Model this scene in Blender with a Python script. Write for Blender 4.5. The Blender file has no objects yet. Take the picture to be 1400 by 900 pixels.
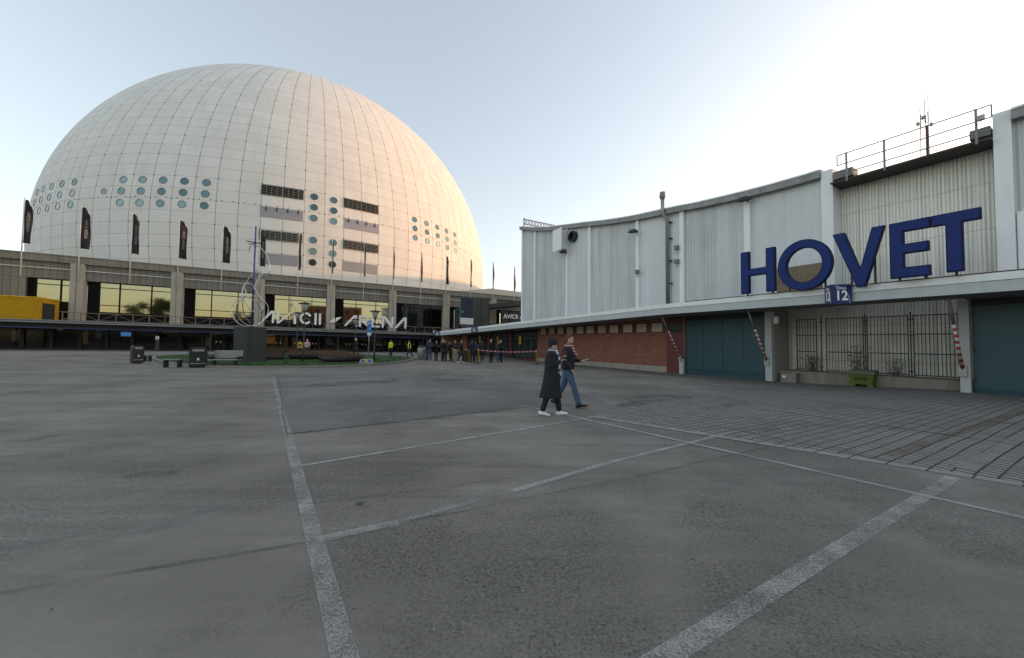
import bpy, bmesh, math, random
from mathutils import Vector, Matrix
random.seed(7)
R = math.radians
S = bpy.context.scene
COL = S.collection

# ------------------------------------------------------------------ camera
F, EYE = 515.0, 1.6
PITCH, ROLL = R(2.0), R(-0.52)
cp, sp, cr, sr = math.cos(PITCH), math.sin(PITCH), math.cos(ROLL), math.sin(ROLL)
CM = Matrix(((1, 0, 0), (0, cp, -sp), (0, sp, cp))) @ Matrix(((cr, 0, sr), (0, 1, 0), (-sr, 0, cr)))   # columns: right, forward, up
CAM = Vector((0, 0, EYE))
cam = bpy.data.objects.new('camera', bpy.data.cameras.new('camera'))
COL.objects.link(cam)
rt, fw, up = CM.col[0], CM.col[1], CM.col[2]
cam.matrix_world = Matrix(((rt.x, up.x, -fw.x, 0), (rt.y, up.y, -fw.y, 0), (rt.z, up.z, -fw.z, EYE), (0, 0, 0, 1)))
cam.data.sensor_width = 36
cam.data.lens = F * 36 / 1400
cam.data.clip_start, cam.data.clip_end = 0.1, 6000
S.camera = cam

def ray(x, y):
    return CM @ Vector(((x - 700) / F, 1, (450 - y) / F))
def onplane(x, y, n, w):
    d = ray(x, y)
    return CAM + d * ((w - n.dot(CAM)) / n.dot(d))

# ------------------------------------------------------------------ the two facade frames and the ground
def frame(deg, flip):
    d = Vector((math.cos(R(deg)), math.sin(R(deg)), 0))
    return d, (Vector((d.y, -d.x, 0)) if flip else Vector((-d.y, d.x, 0)))
HD, HN = frame(121, True)          # hall: along, inward
AD, AN = frame(28, False)          # annex: along, inward
def HW(u, w, z): return HD * u + HN * w + Vector((0, 0, z))
def ashear(u): return -0.015 * (u - 14)
def AW(u, v, z): return AD * u + AN * v + Vector((0, 0, z + ashear(u)))
def sst(t):
    t = max(0.0, min(1.0, t)); return t * t * (3 - 2 * t)
def ground(x, y):
    p = Vector((x, y, 0))
    u, w = p.dot(HD), p.dot(HN)
    z = -0.2 * sst((u - 2.5) / 6) * sst((w - 14) / 6) * sst((36 - u) / 6)
    a, v = p.dot(AD), p.dot(AN)
    z += 0.0109 * max(0, 14.4 - a) * sst((v - 30) / 26) * sst((a + 90) / 40)
    return z
def at(x, y):                      # ground point seen at a place of the picture
    d = ray(x, y); z = 0
    for _ in range(6):
        p = CAM + d * ((z - EYE) / d.z); z = ground(p.x, p.y)
    return Vector((p.x, p.y, z))
def hpt(x, y, w):                  # (u, z) on a hall plane
    p = onplane(x, y, HN, w); return p.dot(HD), p.z
def apt(x, y, v):
    p = onplane(x, y, AN, v); u = p.dot(AD); return u, p.z - ashear(u)

# ------------------------------------------------------------------ object helpers
def tag(o, label=None, cat=None, group=None, kind=None):
    if label: o['label'] = label
    if cat: o['category'] = cat
    if group: o['group'] = group
    if kind: o['kind'] = kind
    return o
def thing(name, label, cat, loc=(0, 0, 0), rz=0.0, group=None):
    o = bpy.data.objects.new(name, None); COL.objects.link(o)
    o.location = loc; o.rotation_euler = (0, 0, rz); o.empty_display_size = 0.2
    return tag(o, label, cat, group)
def put(o, parent, world=True):
    if parent:
        o.parent = parent
        if not parent.parent:
            o.matrix_parent_inverse = (Matrix.Translation(parent.location) @ parent.rotation_euler.to_matrix().to_4x4()).inverted()
    return o
class MB:
    """collects shapes into one mesh"""
    def __init__(s): s.b = bmesh.new()
    def verts(s, pts): return [s.b.verts.new(p) for p in pts]
    def hexa(s, p):                 # 8 corners, bottom ring then top ring
        v = s.verts(p)
        for f in ((3, 2, 1, 0), (4, 5, 6, 7), (0, 1, 5, 4), (1, 2, 6, 5), (2, 3, 7, 6), (3, 0, 4, 7)):
            s.b.faces.new([v[i] for i in f])
        return s
    def box(s, x0, x1, y0, y1, z0, z1, fn=None):
        fn = fn or (lambda a, b, c: Vector((a, b, c)))
        return s.hexa([fn(*q) for q in ((x0, y0, z0), (x1, y0, z0), (x1, y1, z0), (x0, y1, z0), (x0, y0, z1), (x1, y0, z1), (x1, y1, z1), (x0, y1, z1))])
    def rbox(s, x0, x1, y0, y1, z0, z1, r=0.02, seg=2):
        n0 = len(s.b.verts); t = bmesh.new()
        bmesh.ops.create_cube(t, size=1)
        for v in t.verts: v.co = Vector((x0 + (v.co.x + .5) * (x1 - x0), y0 + (v.co.y + .5) * (y1 - y0), z0 + (v.co.z + .5) * (z1 - z0)))
        bmesh.ops.bevel(t, geom=t.edges[:], offset=r, segments=seg, affect='EDGES', profile=.5)
        m = bpy.data.meshes.new('t'); t.to_mesh(m); s.b.from_mesh(m); t.free(); bpy.data.meshes.remove(m)
        return s
    def prism(s, pts, fn, h0, h1):  # polygon pts (a,b) at heights h0..h1 through fn(a,b,h)
        lo = s.verts([fn(a, b, h0) for a, b in pts]); hi = s.verts([fn(a, b, h1) for a, b in pts])
        n = len(pts)
        s.b.faces.new(lo[::-1]); s.b.faces.new(hi)
        for i in range(n): s.b.faces.new((lo[i], lo[(i + 1) % n], hi[(i + 1) % n], hi[i]))
        return s
    def strip(s, rows):             # grid of points
        vs = [s.verts(r) for r in rows]
        for i in range(len(vs) - 1):
            for j in range(len(vs[0]) - 1):
                s.b.faces.new((vs[i][j], vs[i][j + 1], vs[i + 1][j + 1], vs[i + 1][j]))
        return s
    def tube(s, pts, r, n=8, closed=False):
        pts = [Vector(p) for p in pts]; m = len(pts)
        rr = r if isinstance(r, (list, tuple)) else [r] * m
        rings = []; ref = None
        for i, p in enumerate(pts):
            a = pts[(i - 1) % m] if (closed or i > 0) else p
            c = pts[(i + 1) % m] if (closed or i < m - 1) else p
            t = (c - a).normalized()
            if ref is None:
                ref = t.orthogonal().normalized()
            ref = (ref - t * ref.dot(t))
            ref = ref.normalized() if ref.length > 1e-6 else t.orthogonal().normalized()
            bi = t.cross(ref)
            rings.append(s.verts([p + (ref * math.cos(2 * math.pi * k / n) + bi * math.sin(2 * math.pi * k / n)) * rr[i] for k in range(n)]))
        for i in range(m if closed else m - 1):
            A, B = rings[i], rings[(i + 1) % m]
            for k in range(n): s.b.faces.new((A[k], A[(k + 1) % n], B[(k + 1) % n], B[k]))
        if not closed:
            s.b.faces.new(rings[0][::-1]); s.b.faces.new(rings[-1])
        return s
    def lathe(s, prof, n=16, c=(0, 0, 0), fn=None):
        fn = fn or (lambda a, b, z: Vector((a + c[0], b + c[1], z + c[2])))
        rings = [s.verts([fn(r * math.cos(2 * math.pi * k / n), r * math.sin(2 * math.pi * k / n), z) for k in range(n)]) for r, z in prof]
        for A, B in zip(rings, rings[1:]):
            for k in range(n): s.b.faces.new((A[k], A[(k + 1) % n], B[(k + 1) % n], B[k]))
        s.b.faces.new(rings[0][::-1]); s.b.faces.new(rings[-1])
        return s
    def loft(s, rings):             # list of (centre, side vec, other vec): closed tube of ellipses
        rs = []
        for c, a, b in rings:
            rs.append(s.verts([c + a * math.cos(2 * math.pi * k / 14) + b * math.sin(2 * math.pi * k / 14) for k in range(14)]))
        for A, B in zip(rs, rs[1:]):
            for k in range(14): s.b.faces.new((A[k], A[(k + 1) % 14], B[(k + 1) % 14], B[k]))
        s.b.faces.new(rs[0][::-1]); s.b.faces.new(rs[-1])
        return s
    def poly(s, pts):
        s.b.faces.new(s.verts(pts)); return s
    def mesh(s, name, mat=None, smooth=False, fix=True):
        if fix: bmesh.ops.recalc_face_normals(s.b, faces=s.b.faces[:])
        me = bpy.data.meshes.new(name); s.b.to_mesh(me); s.b.free()
        if mat: me.materials.append(mat)
        if smooth:
            for p in me.polygons: p.use_smooth = True
        return me
    def build(s, name, mat=None, parent=None, smooth=False, fix=True):
        o = bpy.data.objects.new(name, s.mesh(name, mat, smooth, fix)); COL.objects.link(o)
        return put(o, parent, True)
def copy_tree(o, parent=None):
    c = o.copy(); COL.objects.link(c)
    if parent: c.parent = parent
    for ch in CHILD(o): copy_tree(ch, c)
    return c
def CHILD(o): return list(o.children)
def struct(o): o['kind'] = 'structure'; return o
def text_mesh(body, size, depth=0.004, align='CENTER', bold=0.0):
    cu = bpy.data.curves.new('lettering', 'FONT'); cu.body = body; cu.size = size; cu.extrude = depth; cu.align_x = align; cu.align_y = 'CENTER'
    cu.offset = bold; cu.resolution_u = 3
    o = bpy.data.objects.new('lettering', cu); COL.objects.link(o)
    dg = bpy.context.evaluated_depsgraph_get(); dg.update()
    me = bpy.data.meshes.new_from_object(o.evaluated_get(dg)); me.name = 'lettering'
    bpy.data.objects.remove(o); bpy.data.curves.remove(cu)
    return me
def place_mesh(me, name, mat, parent, origin, ex, ey, world=True):
    """a flat mesh laid with its x along ex and its y along ey"""
    ez = ex.cross(ey).normalized()
    me = me.copy()
    me.transform(Matrix(((ex.x, ey.x, ez.x, origin.x), (ex.y, ey.y, ez.y, origin.y), (ex.z, ey.z, ez.z, origin.z), (0, 0, 0, 1))))
    me.materials.clear(); me.materials.append(mat)
    o = bpy.data.objects.new(name, me); COL.objects.link(o)
    return put(o, parent, world)

# ------------------------------------------------------------------ materials
class N:
    def __init__(s, name):
        s.m = bpy.data.materials.new(name); s.m.use_nodes = True
        s.t = s.m.node_tree; s.n = s.t.nodes; s.p = s.n['Principled BSDF']; s.out = s.n['Material Output']
        s.tc = s.n.new('ShaderNodeTexCoord').outputs['Object']
    def link(s, a, b): s.t.links.new(a, b)
    def val(s, sock, v):
        if hasattr(v, 'is_linked') or hasattr(v, 'links'): s.link(v, sock)
        else: sock.default_value = v
    def math(s, op, a, b=0.0, c=0.0, clamp=False):
        x = s.n.new('ShaderNodeMath'); x.operation = op; x.use_clamp = clamp
        for i, q in enumerate((a, b, c)): s.val(x.inputs[i], q)
        return x.outputs[0]
    def noise(s, scale, detail=3, rough=.5, vec=None, dim='3D'):
        x = s.n.new('ShaderNodeTexNoise'); x.inputs['Scale'].default_value = scale; x.inputs['Detail'].default_value = detail; x.inputs['Roughness'].default_value = rough
        s.link(vec or s.tc, x.inputs['Vector']); return x.outputs['Fac']
    def map(s, scale=(1, 1, 1), rot=(0, 0, 0), loc=(0, 0, 0), vec=None):
        x = s.n.new('ShaderNodeMapping'); x.inputs['Scale'].default_value = scale; x.inputs['Rotation'].default_value = rot; x.inputs['Location'].default_value = loc
        s.link(vec or s.tc, x.inputs['Vector']); return x.outputs[0]
    def ramp(s, fac, stops):
        x = s.n.new('ShaderNodeValToRGB'); e = x.color_ramp.elements
        while len(e) < len(stops): e.new(.5)
        for q, (p, c) in zip(e, stops):
            q.position = p; q.color = (c, c, c, 1) if isinstance(c, (int, float)) else (*c, 1)
        s.link(fac, x.inputs[0]); return x.outputs[0]
    def mix(s, fac, a, b, mode='MIX'):
        x = s.n.new('ShaderNodeMix'); x.data_type = 'RGBA'; x.blend_type = mode
        s.val(x.inputs[0], fac)
        for i, q in ((6, a), (7, b)): s.val(x.inputs[i], (*q, 1) if isinstance(q, tuple) and len(q) == 3 else q)
        return x.outputs[2]
    def sep(s, vec=None):
        x = s.n.new('ShaderNodeSeparateXYZ'); s.link(vec or s.tc, x.inputs[0]); return x.outputs
    def bump(s, h, strength=.3, dist=.02):
        x = s.n.new('ShaderNodeBump'); x.inputs['Strength'].default_value = strength; x.inputs['Distance'].default_value = dist
        s.link(h, x.inputs['Height']); s.link(x.outputs[0], s.p.inputs['Normal'])
    def col(s, c): s.val(s.p.inputs['Base Color'], (*c, 1) if isinstance(c, tuple) else c); return s
    def set(s, rough=.6, metal=0.0, spec=.5):
        s.val(s.p.inputs['Roughness'], rough); s.p.inputs['Metallic'].default_value = metal; s.p.inputs['Specular IOR Level'].default_value = spec; return s
    def alpha(s, fac):
        tr = s.n.new('ShaderNodeBsdfTransparent'); mx = s.n.new('ShaderNodeMixShader')
        s.link(fac, mx.inputs[0]); s.link(tr.outputs[0], mx.inputs[1]); s.link(s.p.outputs[0], mx.inputs[2]); s.link(mx.outputs[0], s.out.inputs['Surface'])
_cache = {}
def plain(name, c, rough=.6, metal=0.0, var=.12, scale=3.0, bump=0.0, spec=.5):
    """a paint, cloth or metal with slight uneven tone"""
    k = (name,)
    if k in _cache: return _cache[k]
    n = N(name); f = n.noise(scale, 4, .6)
    n.col(n.mix(f, tuple(q * (1 - var) for q in c), tuple(min(1, q * (1 + var)) for q in c))).set(rough, metal, spec)
    if bump: n.bump(n.noise(scale * 12, 3), bump, .01)
    _cache[k] = n.m; return n.m
def weathered(name, c, dark, rough=.7, vscale=.6, amount=.5, spec=.3):
    """painted or bare wall with vertical rain streaks and blotches"""
    n = N(name)
    st = n.noise(1.0, 4, .6, n.map((3.0, 3.0, .22)))
    bl = n.noise(vscale, 5, .6)
    f = n.math('MULTIPLY', n.ramp(st, ((.42, 0), (.75, 1))), n.ramp(bl, ((.35, .25), (.7, 1))))
    n.col(n.mix(n.math('MULTIPLY', f, amount), c, dark)).set(rough, 0, spec)
    n.bump(n.noise(30, 3), .1, .005)
    return n.m

def asphalt(name, lo, hi, grain, tint=(1, 1, 1), streak=1.0, coarse=55):
    """worn asphalt: wide blotches, dragged streaks, and stone grain where the surface is rubbed open"""
    n = N(name)
    big = n.noise(.22, 6, .62); mid = n.noise(1.1, 5, .65)
    s1 = n.noise(1.0, 4, .62, n.map((.14, 1.6, 1), (0, 0, R(-34))))
    s2 = n.noise(1.0, 4, .6, n.map((.06, .7, 1), (0, 0, R(-62))))
    s3 = n.noise(1.0, 3, .6, n.map((.35, 5.5, 1), (0, 0, R(-28)), (4, 9, 0)))
    f = n.math('ADD', n.math('MULTIPLY', big, .26), n.math('MULTIPLY', mid, .22))
    f = n.math('ADD', f, n.math('ADD', n.math('MULTIPLY', s1, .27 * streak + .04), n.math('MULTIPLY', s2, .20)))
    f = n.math('ADD', f, n.math('MULTIPLY', s3, .20 * streak + .02))
    base = n.mix(n.ramp(f, ((.46, 0), (.76, 1)) if streak > .9 else ((.42, 0), (.66, 1))), tuple(a * lo for a in tint), tuple(a * hi for a in tint))
    worn = n.ramp(n.noise(.33, 5, .65, n.map(loc=(31, 7, 0))), ((.43, .12), (.58, 1)))
    g1 = n.noise(coarse * 1.9, 2, .6); g2 = n.noise(coarse * .55, 4, .7)
    k = n.math('MULTIPLY', worn, grain)
    dk = n.math('MULTIPLY', n.ramp(g2, ((.34, 1), (.50, 0))), n.math('MULTIPLY', k, -.85))
    lt = n.math('MULTIPLY', n.ramp(g2, ((.54, 0), (.70, 1))), n.math('MULTIPLY', k, .60))
    fine_ = n.math('MULTIPLY', n.math('SUBTRACT', g1, .5), n.math('MULTIPLY', k, 2.2))
    vo = n.n.new('ShaderNodeTexVoronoi'); vo.inputs['Scale'].default_value = coarse * .8; n.link(n.tc, vo.inputs['Vector'])
    chip = n.math('MULTIPLY', n.ramp(vo.outputs['Color'], ((.90, 0), (.97, 1))), n.math('MULTIPLY', k, .9))
    gr = n.math('ADD', n.math('ADD', dk, lt), n.math('ADD', fine_, chip))
    x = n.n.new('ShaderNodeVectorMath'); x.operation = 'SCALE'; n.link(base, x.inputs[0]); n.link(n.math('ADD', gr, n.math('MULTIPLY_ADD', worn, -.26, 1.14)), x.inputs['Scale'])
    n.col(x.outputs[0]).set(.82, 0, .35)
    n.bump(n.math('ADD', g1, n.math('MULTIPLY', g2, 1.5)), .30, .006)
    return n.m
M = {}
M['asphalt'] = asphalt('asphalt', .105, .262, .55, (1, .93, .82))
M['asphalt_near'] = asphalt('asphalt_coarse', .155, .290, .66, (1, .93, .825), .35, 80)
M['asphalt_patch'] = asphalt('asphalt_bluish', .128, .220, .80, (.96, .93, .85), .5, 45)
def paint_mat(name, c, lo=.40, hi=.60, base=1.0):
    n = N(name)
    f = n.math('ADD', n.math('MULTIPLY', n.noise(70, 3, .7), .55), n.math('MULTIPLY', n.noise(2.2, 4, .6), .45))
    n.col(n.mix(n.noise(9, 3), tuple(q * .85 for q in c), c)).set(.75, 0, .3)
    n.alpha(n.math('MULTIPLY', n.ramp(f, ((lo, 0), (hi, 1))), base)); return n.m
M['paint'] = paint_mat('worn_line_paint', (.50, .485, .45), .42, .60, .72)
M['paint_thin'] = paint_mat('worn_thin_line_paint', (.52, .505, .47), .37, .58, .72)
M['paint_faint'] = paint_mat('nearly_gone_line_paint', (.44, .44, .43), .42, .62, .62)
M['crack'] = paint_mat('crack_dirt', (.03, .03, .028), .38, .56, .8)
M['seam'] = paint_mat('asphalt_seam_dirt', (.05, .049, .046), .42, .6, .6)
M['stain'] = paint_mat('oil_stain', (.03, .03, .028), .46, .66, .6)
M['dust'] = paint_mat('pale_dust', (.27, .27, .26), .46, .75, .45)

def pavers():
    n = N('grey_setts')
    wob = n.n.new('ShaderNodeTexNoise'); wob.inputs['Scale'].default_value = .32; wob.inputs['Detail'].default_value = 2; n.link(n.tc, wob.inputs['Vector'])
    sc = n.n.new('ShaderNodeVectorMath'); sc.operation = 'SCALE'; n.link(wob.outputs['Color'], sc.inputs[0]); sc.inputs['Scale'].default_value = .10
    ad = n.n.new('ShaderNodeVectorMath'); ad.operation = 'ADD'; n.link(n.tc, ad.inputs[0]); n.link(sc.outputs[0], ad.inputs[1])
    p = n.map((1, 1, 1), (0, 0, R(-30)), vec=ad.outputs[0])
    X, Y, Z = n.sep(p)
    def cell(a, s): return n.math('FRACT', n.math('DIVIDE', a, s)), n.math('FLOOR', n.math('DIVIDE', a, s))
    fy, iy = cell(Y, .178)
    fx, ix = cell(n.math('ADD', X, n.math('MULTIPLY', n.math('FRACT', n.math('MULTIPLY', iy, .37)), .012)), .150)
    def joint(f, wdt): return n.math('LESS_THAN', n.math('SUBTRACT', .5, n.math('ABSOLUTE', n.math('SUBTRACT', f, .5))), wdt)
    jy = joint(fy, n.math('MULTIPLY_ADD', n.ramp(n.noise(1.3, 3), ((.3, 0), (.6, 1))), .020, .045)); jx = joint(fx, n.math('MULTIPLY_ADD', n.noise(2.1, 3), .08, .10))
    by, _ = cell(n.math('ADD', X, .35), 1.9)
    jb = joint(by, .006)
    cv = n.n.new('ShaderNodeCombineXYZ'); n.link(ix, cv.inputs[0]); n.link(iy, cv.inputs[1])
    wn = n.n.new('ShaderNodeTexWhiteNoise'); wn.noise_dimensions = '3D'; n.link(cv.outputs[0], wn.inputs['Vector'])
    stone = n.mix(wn.outputs['Value'], (.21, .20, .18), (.30, .287, .26))
    stone = n.mix(n.ramp(n.noise(.5, 4, .6), ((.35, 0), (.65, 1))), stone, n.mix(.5, stone, (.33, .318, .29)))
    stone = n.mix(n.math('MULTIPLY', n.noise(55, 3), .35), stone, (.09, .09, .085))
    dirt = n.ramp(n.noise(.45, 5, .65, n.map((.5, 1.6, 1), (0, 0, R(-20)), (3.1, 2.2, 0))), ((.55, 0), (.70, 1)))
    stone = n.mix(n.math('MULTIPLY', dirt, .4), stone, (.065, .058, .05))
    j = n.math('MAXIMUM', n.math('MAXIMUM', jy, jb), jx)
    n.col(n.mix(j, stone, (.042, .038, .032))).set(.8, 0, .3)
    n.bump(n.math('SUBTRACT', n.math('MULTIPLY', n.noise(40, 2), .25), j), .6, .012)
    return n.m
M['pavers'] = pavers()
def slabs(name, lo, hi, deg, sx, sy, jw=.03):
    n = N(name); p = n.map((1, 1, 1), (0, 0, R(-deg))); X, Y, Z = n.sep(p)
    def cell(a, s): return n.math('FRACT', n.math('DIVIDE', a, s)), n.math('FLOOR', n.math('DIVIDE', a, s))
    fx, ix = cell(X, sx); fy, iy = cell(Y, sy)
    def joint(f, wdt): return n.math('LESS_THAN', n.math('SUBTRACT', .5, n.math('ABSOLUTE', n.math('SUBTRACT', f, .5))), wdt)
    j = n.math('MAXIMUM', joint(fx, jw * .35 / sx), joint(fy, jw * .35 / sy))
    cv = n.n.new('ShaderNodeCombineXYZ'); n.link(ix, cv.inputs[0]); n.link(iy, cv.inputs[1])
    wn = n.n.new('ShaderNodeTexWhiteNoise'); wn.noise_dimensions = '3D'; n.link(cv.outputs[0], wn.inputs['Vector'])
    f = n.math('ADD', n.math('MULTIPLY', wn.outputs['Value'], .4), n.math('MULTIPLY', n.noise(.6, 5, .6), .6))
    c = n.mix(f, (lo, lo * .98, lo * .94), (hi, hi * .98, hi * .94))
    c = n.mix(n.math('MULTIPLY', n.noise(60, 3), .4), c, (lo * .7, lo * .7, lo * .65))
    n.col(n.mix(j, c, (.05, .048, .044))).set(.8, 0, .3); n.bump(n.math('SUBTRACT', n.math('MULTIPLY', n.noise(50, 2), .2), j), .4, .008)
    return n.m
M['kerb_slab'] = slabs('edge_slabs', .25, .32, 121, .36, 9.0)
M['plaza'] = slabs('plaza_slabs', .21, .29, 28, 1.2, .6)
M['stone_kerb'] = plain('granite_kerb', (.22, .20, .175), .8, var=.25, scale=4, bump=.2)

def corrugated(name, c, dark, pitch, depth, axis, rough=.45, metal=0.0, streak=.4, sheet=2.6):
    """painted ribbed sheet; ribs run up, spaced along axis"""
    n = N(name); X, Y, Z = n.sep()
    a = n.math('ADD', n.math('MULTIPLY', X, axis.x), n.math('MULTIPLY', Y, axis.y))
    w = n.math('SINE', n.math('MULTIPLY', a, 2 * math.pi / pitch))
    st = n.noise(1.0, 4, .6, n.map((1.8, 1.8, .10)))
    pan = n.n.new('ShaderNodeTexWhiteNoise'); pan.noise_dimensions = '1D'; n.link(n.math('FLOOR', n.math('DIVIDE', a, .92)), pan.inputs['W'])
    f = n.math('ADD', n.math('MULTIPLY', n.ramp(st, ((.4, 0), (.72, 1))), streak), n.math('MULTIPLY', pan.outputs['Value'], .30))
    f = n.math('ADD', f, n.math('MULTIPLY', n.ramp(n.noise(.5, 5, .6), ((.45, 0), (.7, 1))), streak * .5))
    seam = n.math('LESS_THAN', n.math('FRACT', n.math('DIVIDE', Z, sheet)), .008)
    cc = n.mix(n.math('MAXIMUM', f, n.math('MULTIPLY', seam, .5), clamp=True), c, dark)
    n.col(cc).set(rough, metal, .4)
    n.bump(w, depth, .03); return n.m
M['hall_sheet'] = corrugated('blue_grey_ribbed_sheet', (.72, .74, .735), (.47, .49, .485), .20, .85, HD, streak=.55)
M['hall_smooth'] = corrugated('pale_blue_flat_sheet', (.74, .76, .76), (.54, .56, .555), .10, .25, HD, streak=.45)
def zinc():
    n = N('weathered_white_corrugated'); X, Y, Z = n.sep()
    st = n.noise(1.0, 5, .65, n.map((14, 14, .12)))
    sp_ = n.noise(1.0, 4, .6, n.map((2.0, 2.0, .5)))
    f = n.math('MULTIPLY', n.ramp(st, ((.42, 0), (.72, 1))), n.ramp(sp_, ((.3, .25), (.65, .9))))
    seam = n.math('LESS_THAN', n.math('FRACT', n.math('DIVIDE', n.math('ADD', Z, .75), 1.62)), .012)
    n.col(n.mix(n.math('MAXIMUM', n.math('MULTIPLY', f, .8), n.math('MULTIPLY', seam, .6)), (.84, .82, .75), (.20, .18, .15))).set(.5, .1, .4); return n.m
M['zinc'] = zinc()
def brick_mat(name, c1, c2, mort, axis, bw=.25, bh=.077):
    n = N(name); X, Y, Z = n.sep()
    a = n.math('ADD', n.math('MULTIPLY', X, axis.x), n.math('MULTIPLY', Y, axis.y))
    cv = n.n.new('ShaderNodeCombineXYZ'); n.link(a, cv.inputs[0]); n.link(Z, cv.inputs[1])
    b = n.n.new('ShaderNodeTexBrick'); b.inputs['Color1'].default_value = (*c1, 1); b.inputs['Color2'].default_value = (*c2, 1); b.inputs['Mortar'].default_value = (*mort, 1)
    b.inputs['Scale'].default_value = 1; b.inputs['Brick Width'].default_value = bw; b.inputs['Row Height'].default_value = bh; b.inputs['Mortar Size'].default_value = .009; b.inputs['Bias'].default_value = -.1
    n.link(cv.outputs[0], b.inputs['Vector'])
    c = n.mix(n.math('MULTIPLY', n.ramp(n.noise(1.2, 4, .6), ((.4, 0), (.7, 1))), .3), b.outputs['Color'], tuple(q * .45 for q in c1))
    n.col(c).set(.85, 0, .25); n.bump(n.math('MULTIPLY', b.outputs['Fac'], -1), .5, .01); return n.m
M['brick'] = brick_mat('red_brick', (.31, .10, .062), (.185, .060, .042), (.26, .20, .165), HD)
M['tan_brick'] = brick_mat('tan_brick', (.33, .255, .17), (.26, .195, .13), (.13, .10, .075), HD, .25, .08)
M['conc'] = weathered('raw_concrete', (.235, .215, .18), (.07, .062, .05), .85, .8, .75)
M['conc_light'] = weathered('pale_concrete_column', (.41, .37, .305), (.19, .165, .135), .85, 1.2, .6)
M['conc_plinth'] = weathered('plinth_concrete', (.33, .30, .255), (.12, .105, .085), .85, 1.2, .6)
M['hall_white'] = weathered('pale_blue_white_paint', (.88, .89, .88), (.6, .61, .60), .6, 1, .4)
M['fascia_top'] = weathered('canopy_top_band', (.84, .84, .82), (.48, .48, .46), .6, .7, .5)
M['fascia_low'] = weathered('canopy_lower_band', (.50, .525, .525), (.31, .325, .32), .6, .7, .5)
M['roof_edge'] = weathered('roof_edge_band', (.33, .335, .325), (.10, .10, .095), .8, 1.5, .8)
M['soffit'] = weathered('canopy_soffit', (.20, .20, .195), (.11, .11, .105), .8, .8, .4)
M['rust'] = plain('rusty_dark_edge', (.085, .05, .033), .85, var=.4, scale=4)
M['teal'] = plain('teal_door_paint', (.010, .056, .074), .45, var=.14, scale=1.2)
M['maroon'] = plain('maroon_paint', (.115, .022, .018), .5, var=.15)
M['beige'] = weathered('beige_wall', (.33, .31, .27), (.2, .185, .16), .8, 1, .4)
M['column_grey'] = weathered('column_pale_grey', (.44, .45, .44), (.25, .25, .24), .7, 2, .5)
M['dark'] = plain('dark_grey_metal', (.025, .026, .028), .55)
M['black'] = plain('black_paint', (.014, .014, .015), .5)
M['steel'] = plain('dull_galvanised_steel', (.30, .30, .29), .45, .6, .2, 6)
M['grey_metal'] = plain('grey_painted_metal', (.22, .225, .22), .55, .1)
M['chrome'] = plain('brushed_stainless', (.50, .49, .475), .3, .9)
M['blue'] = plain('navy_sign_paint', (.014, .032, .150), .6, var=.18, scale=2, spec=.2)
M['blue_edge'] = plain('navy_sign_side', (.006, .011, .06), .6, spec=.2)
M['sign_blue'] = plain('entrance_sign_blue', (.012, .032, .13), .4)
M['pole_blue'] = plain('pole_blue', (.03, .05, .22), .4)
M['park_blue'] = plain('parking_blue', (.02, .17, .55), .4)
M['white'] = plain('white_paint', (.72, .72, .70), .5, var=.05)
M['flag_print'] = plain('flag_print_grey', (.62, .61, .60), .8)
M['letter_white'] = plain('letter_white', (.88, .87, .84), .5, var=.05)
M['yellow'] = plain('signal_yellow', (.72, .46, .02), .5)
M['poster_yellow'] = plain('poster_yellow', (.62, .40, .02), .6, var=.2, scale=6)
M['cont_yellow'] = brick_mat('yellow_boarding', (.50, .285, .008), (.42, .23, .006), (.28, .15, .005), AD, .9, .14)
M['red'] = plain('signal_red', (.45, .035, .03), .5)
M['green_plastic'] = plain('olive_green_plastic', (.085, .115, .012), .5, var=.15)
M['green_lid'] = plain('mottled_green_lid', (.10, .12, .07), .7, var=.55, scale=14)
M['box_grey'] = plain('grey_box', (.20, .19, .165), .7)
M['stone_dark'] = slabs('dark_pedestal_stone', .045, .07, 70, .65, .65)
M['grass'] = plain('lawn', (.030, .070, .016), .9, var=.45, scale=5, bump=.6)
M['blade'] = plain('grass_blades', (.036, .085, .018), .8, var=.4, scale=3)
M['dry'] = plain('dry_grass', (.14, .085, .05), .85, var=.4, scale=6)
M['leaf'] = plain('dark_leaf', (.05, .085, .03), .7, var=.5, scale=3)
M['bark'] = plain('bark', (.07, .055, .04), .9, var=.4, scale=8)
M['wood_rail'] = plain('rail_wood', (.20, .13, .08), .8, var=.3)
M['lamp_glass'] = plain('frosted_lamp_glass', (.42, .42, .40), .4)
M['flag'] = plain('black_flag_cloth', (.018, .017, .017), .85, var=.2)
M['soil'] = plain('soil', (.05, .035, .025), .95, var=.4, scale=10)
def glassy(name, tint, rough=.06, metal=1.0, wob=.02):
    n = N(name); n.col(n.mix(n.noise(.4, 3), tuple(q * .9 for q in tint), tint)).set(rough, metal, .8)
    n.bump(n.noise(.55, 2), wob, .05); return n.m
M['gold_glass'] = glassy('bronze_green_mirror_glass', (.42, .395, .265), .03, 1.0, .02)
n = N('see_through_entrance_glass'); n.col((.02, .024, .025)).set(.04, 0, .6)
_tr = n.n.new('ShaderNodeBsdfTransparent'); _tr.inputs[0].default_value = (.62, .66, .64, 1); _mx = n.n.new('ShaderNodeMixShader'); _mx.inputs[0].default_value = .55
n.bump(n.noise(.5, 2), .03, .05)
n.link(_tr.outputs[0], _mx.inputs[1]); n.link(n.p.outputs[0], _mx.inputs[2]); n.link(_mx.outputs[0], n.out.inputs['Surface']); M['dark_glass'] = n.m
M['black_glass'] = glassy('black_tinted_glass', (.085, .09, .095), .05, 1.0, .02)
M['port_glass'] = glassy('teal_porthole_glass', (.14, .21, .205), .12, .85, .02)
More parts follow.
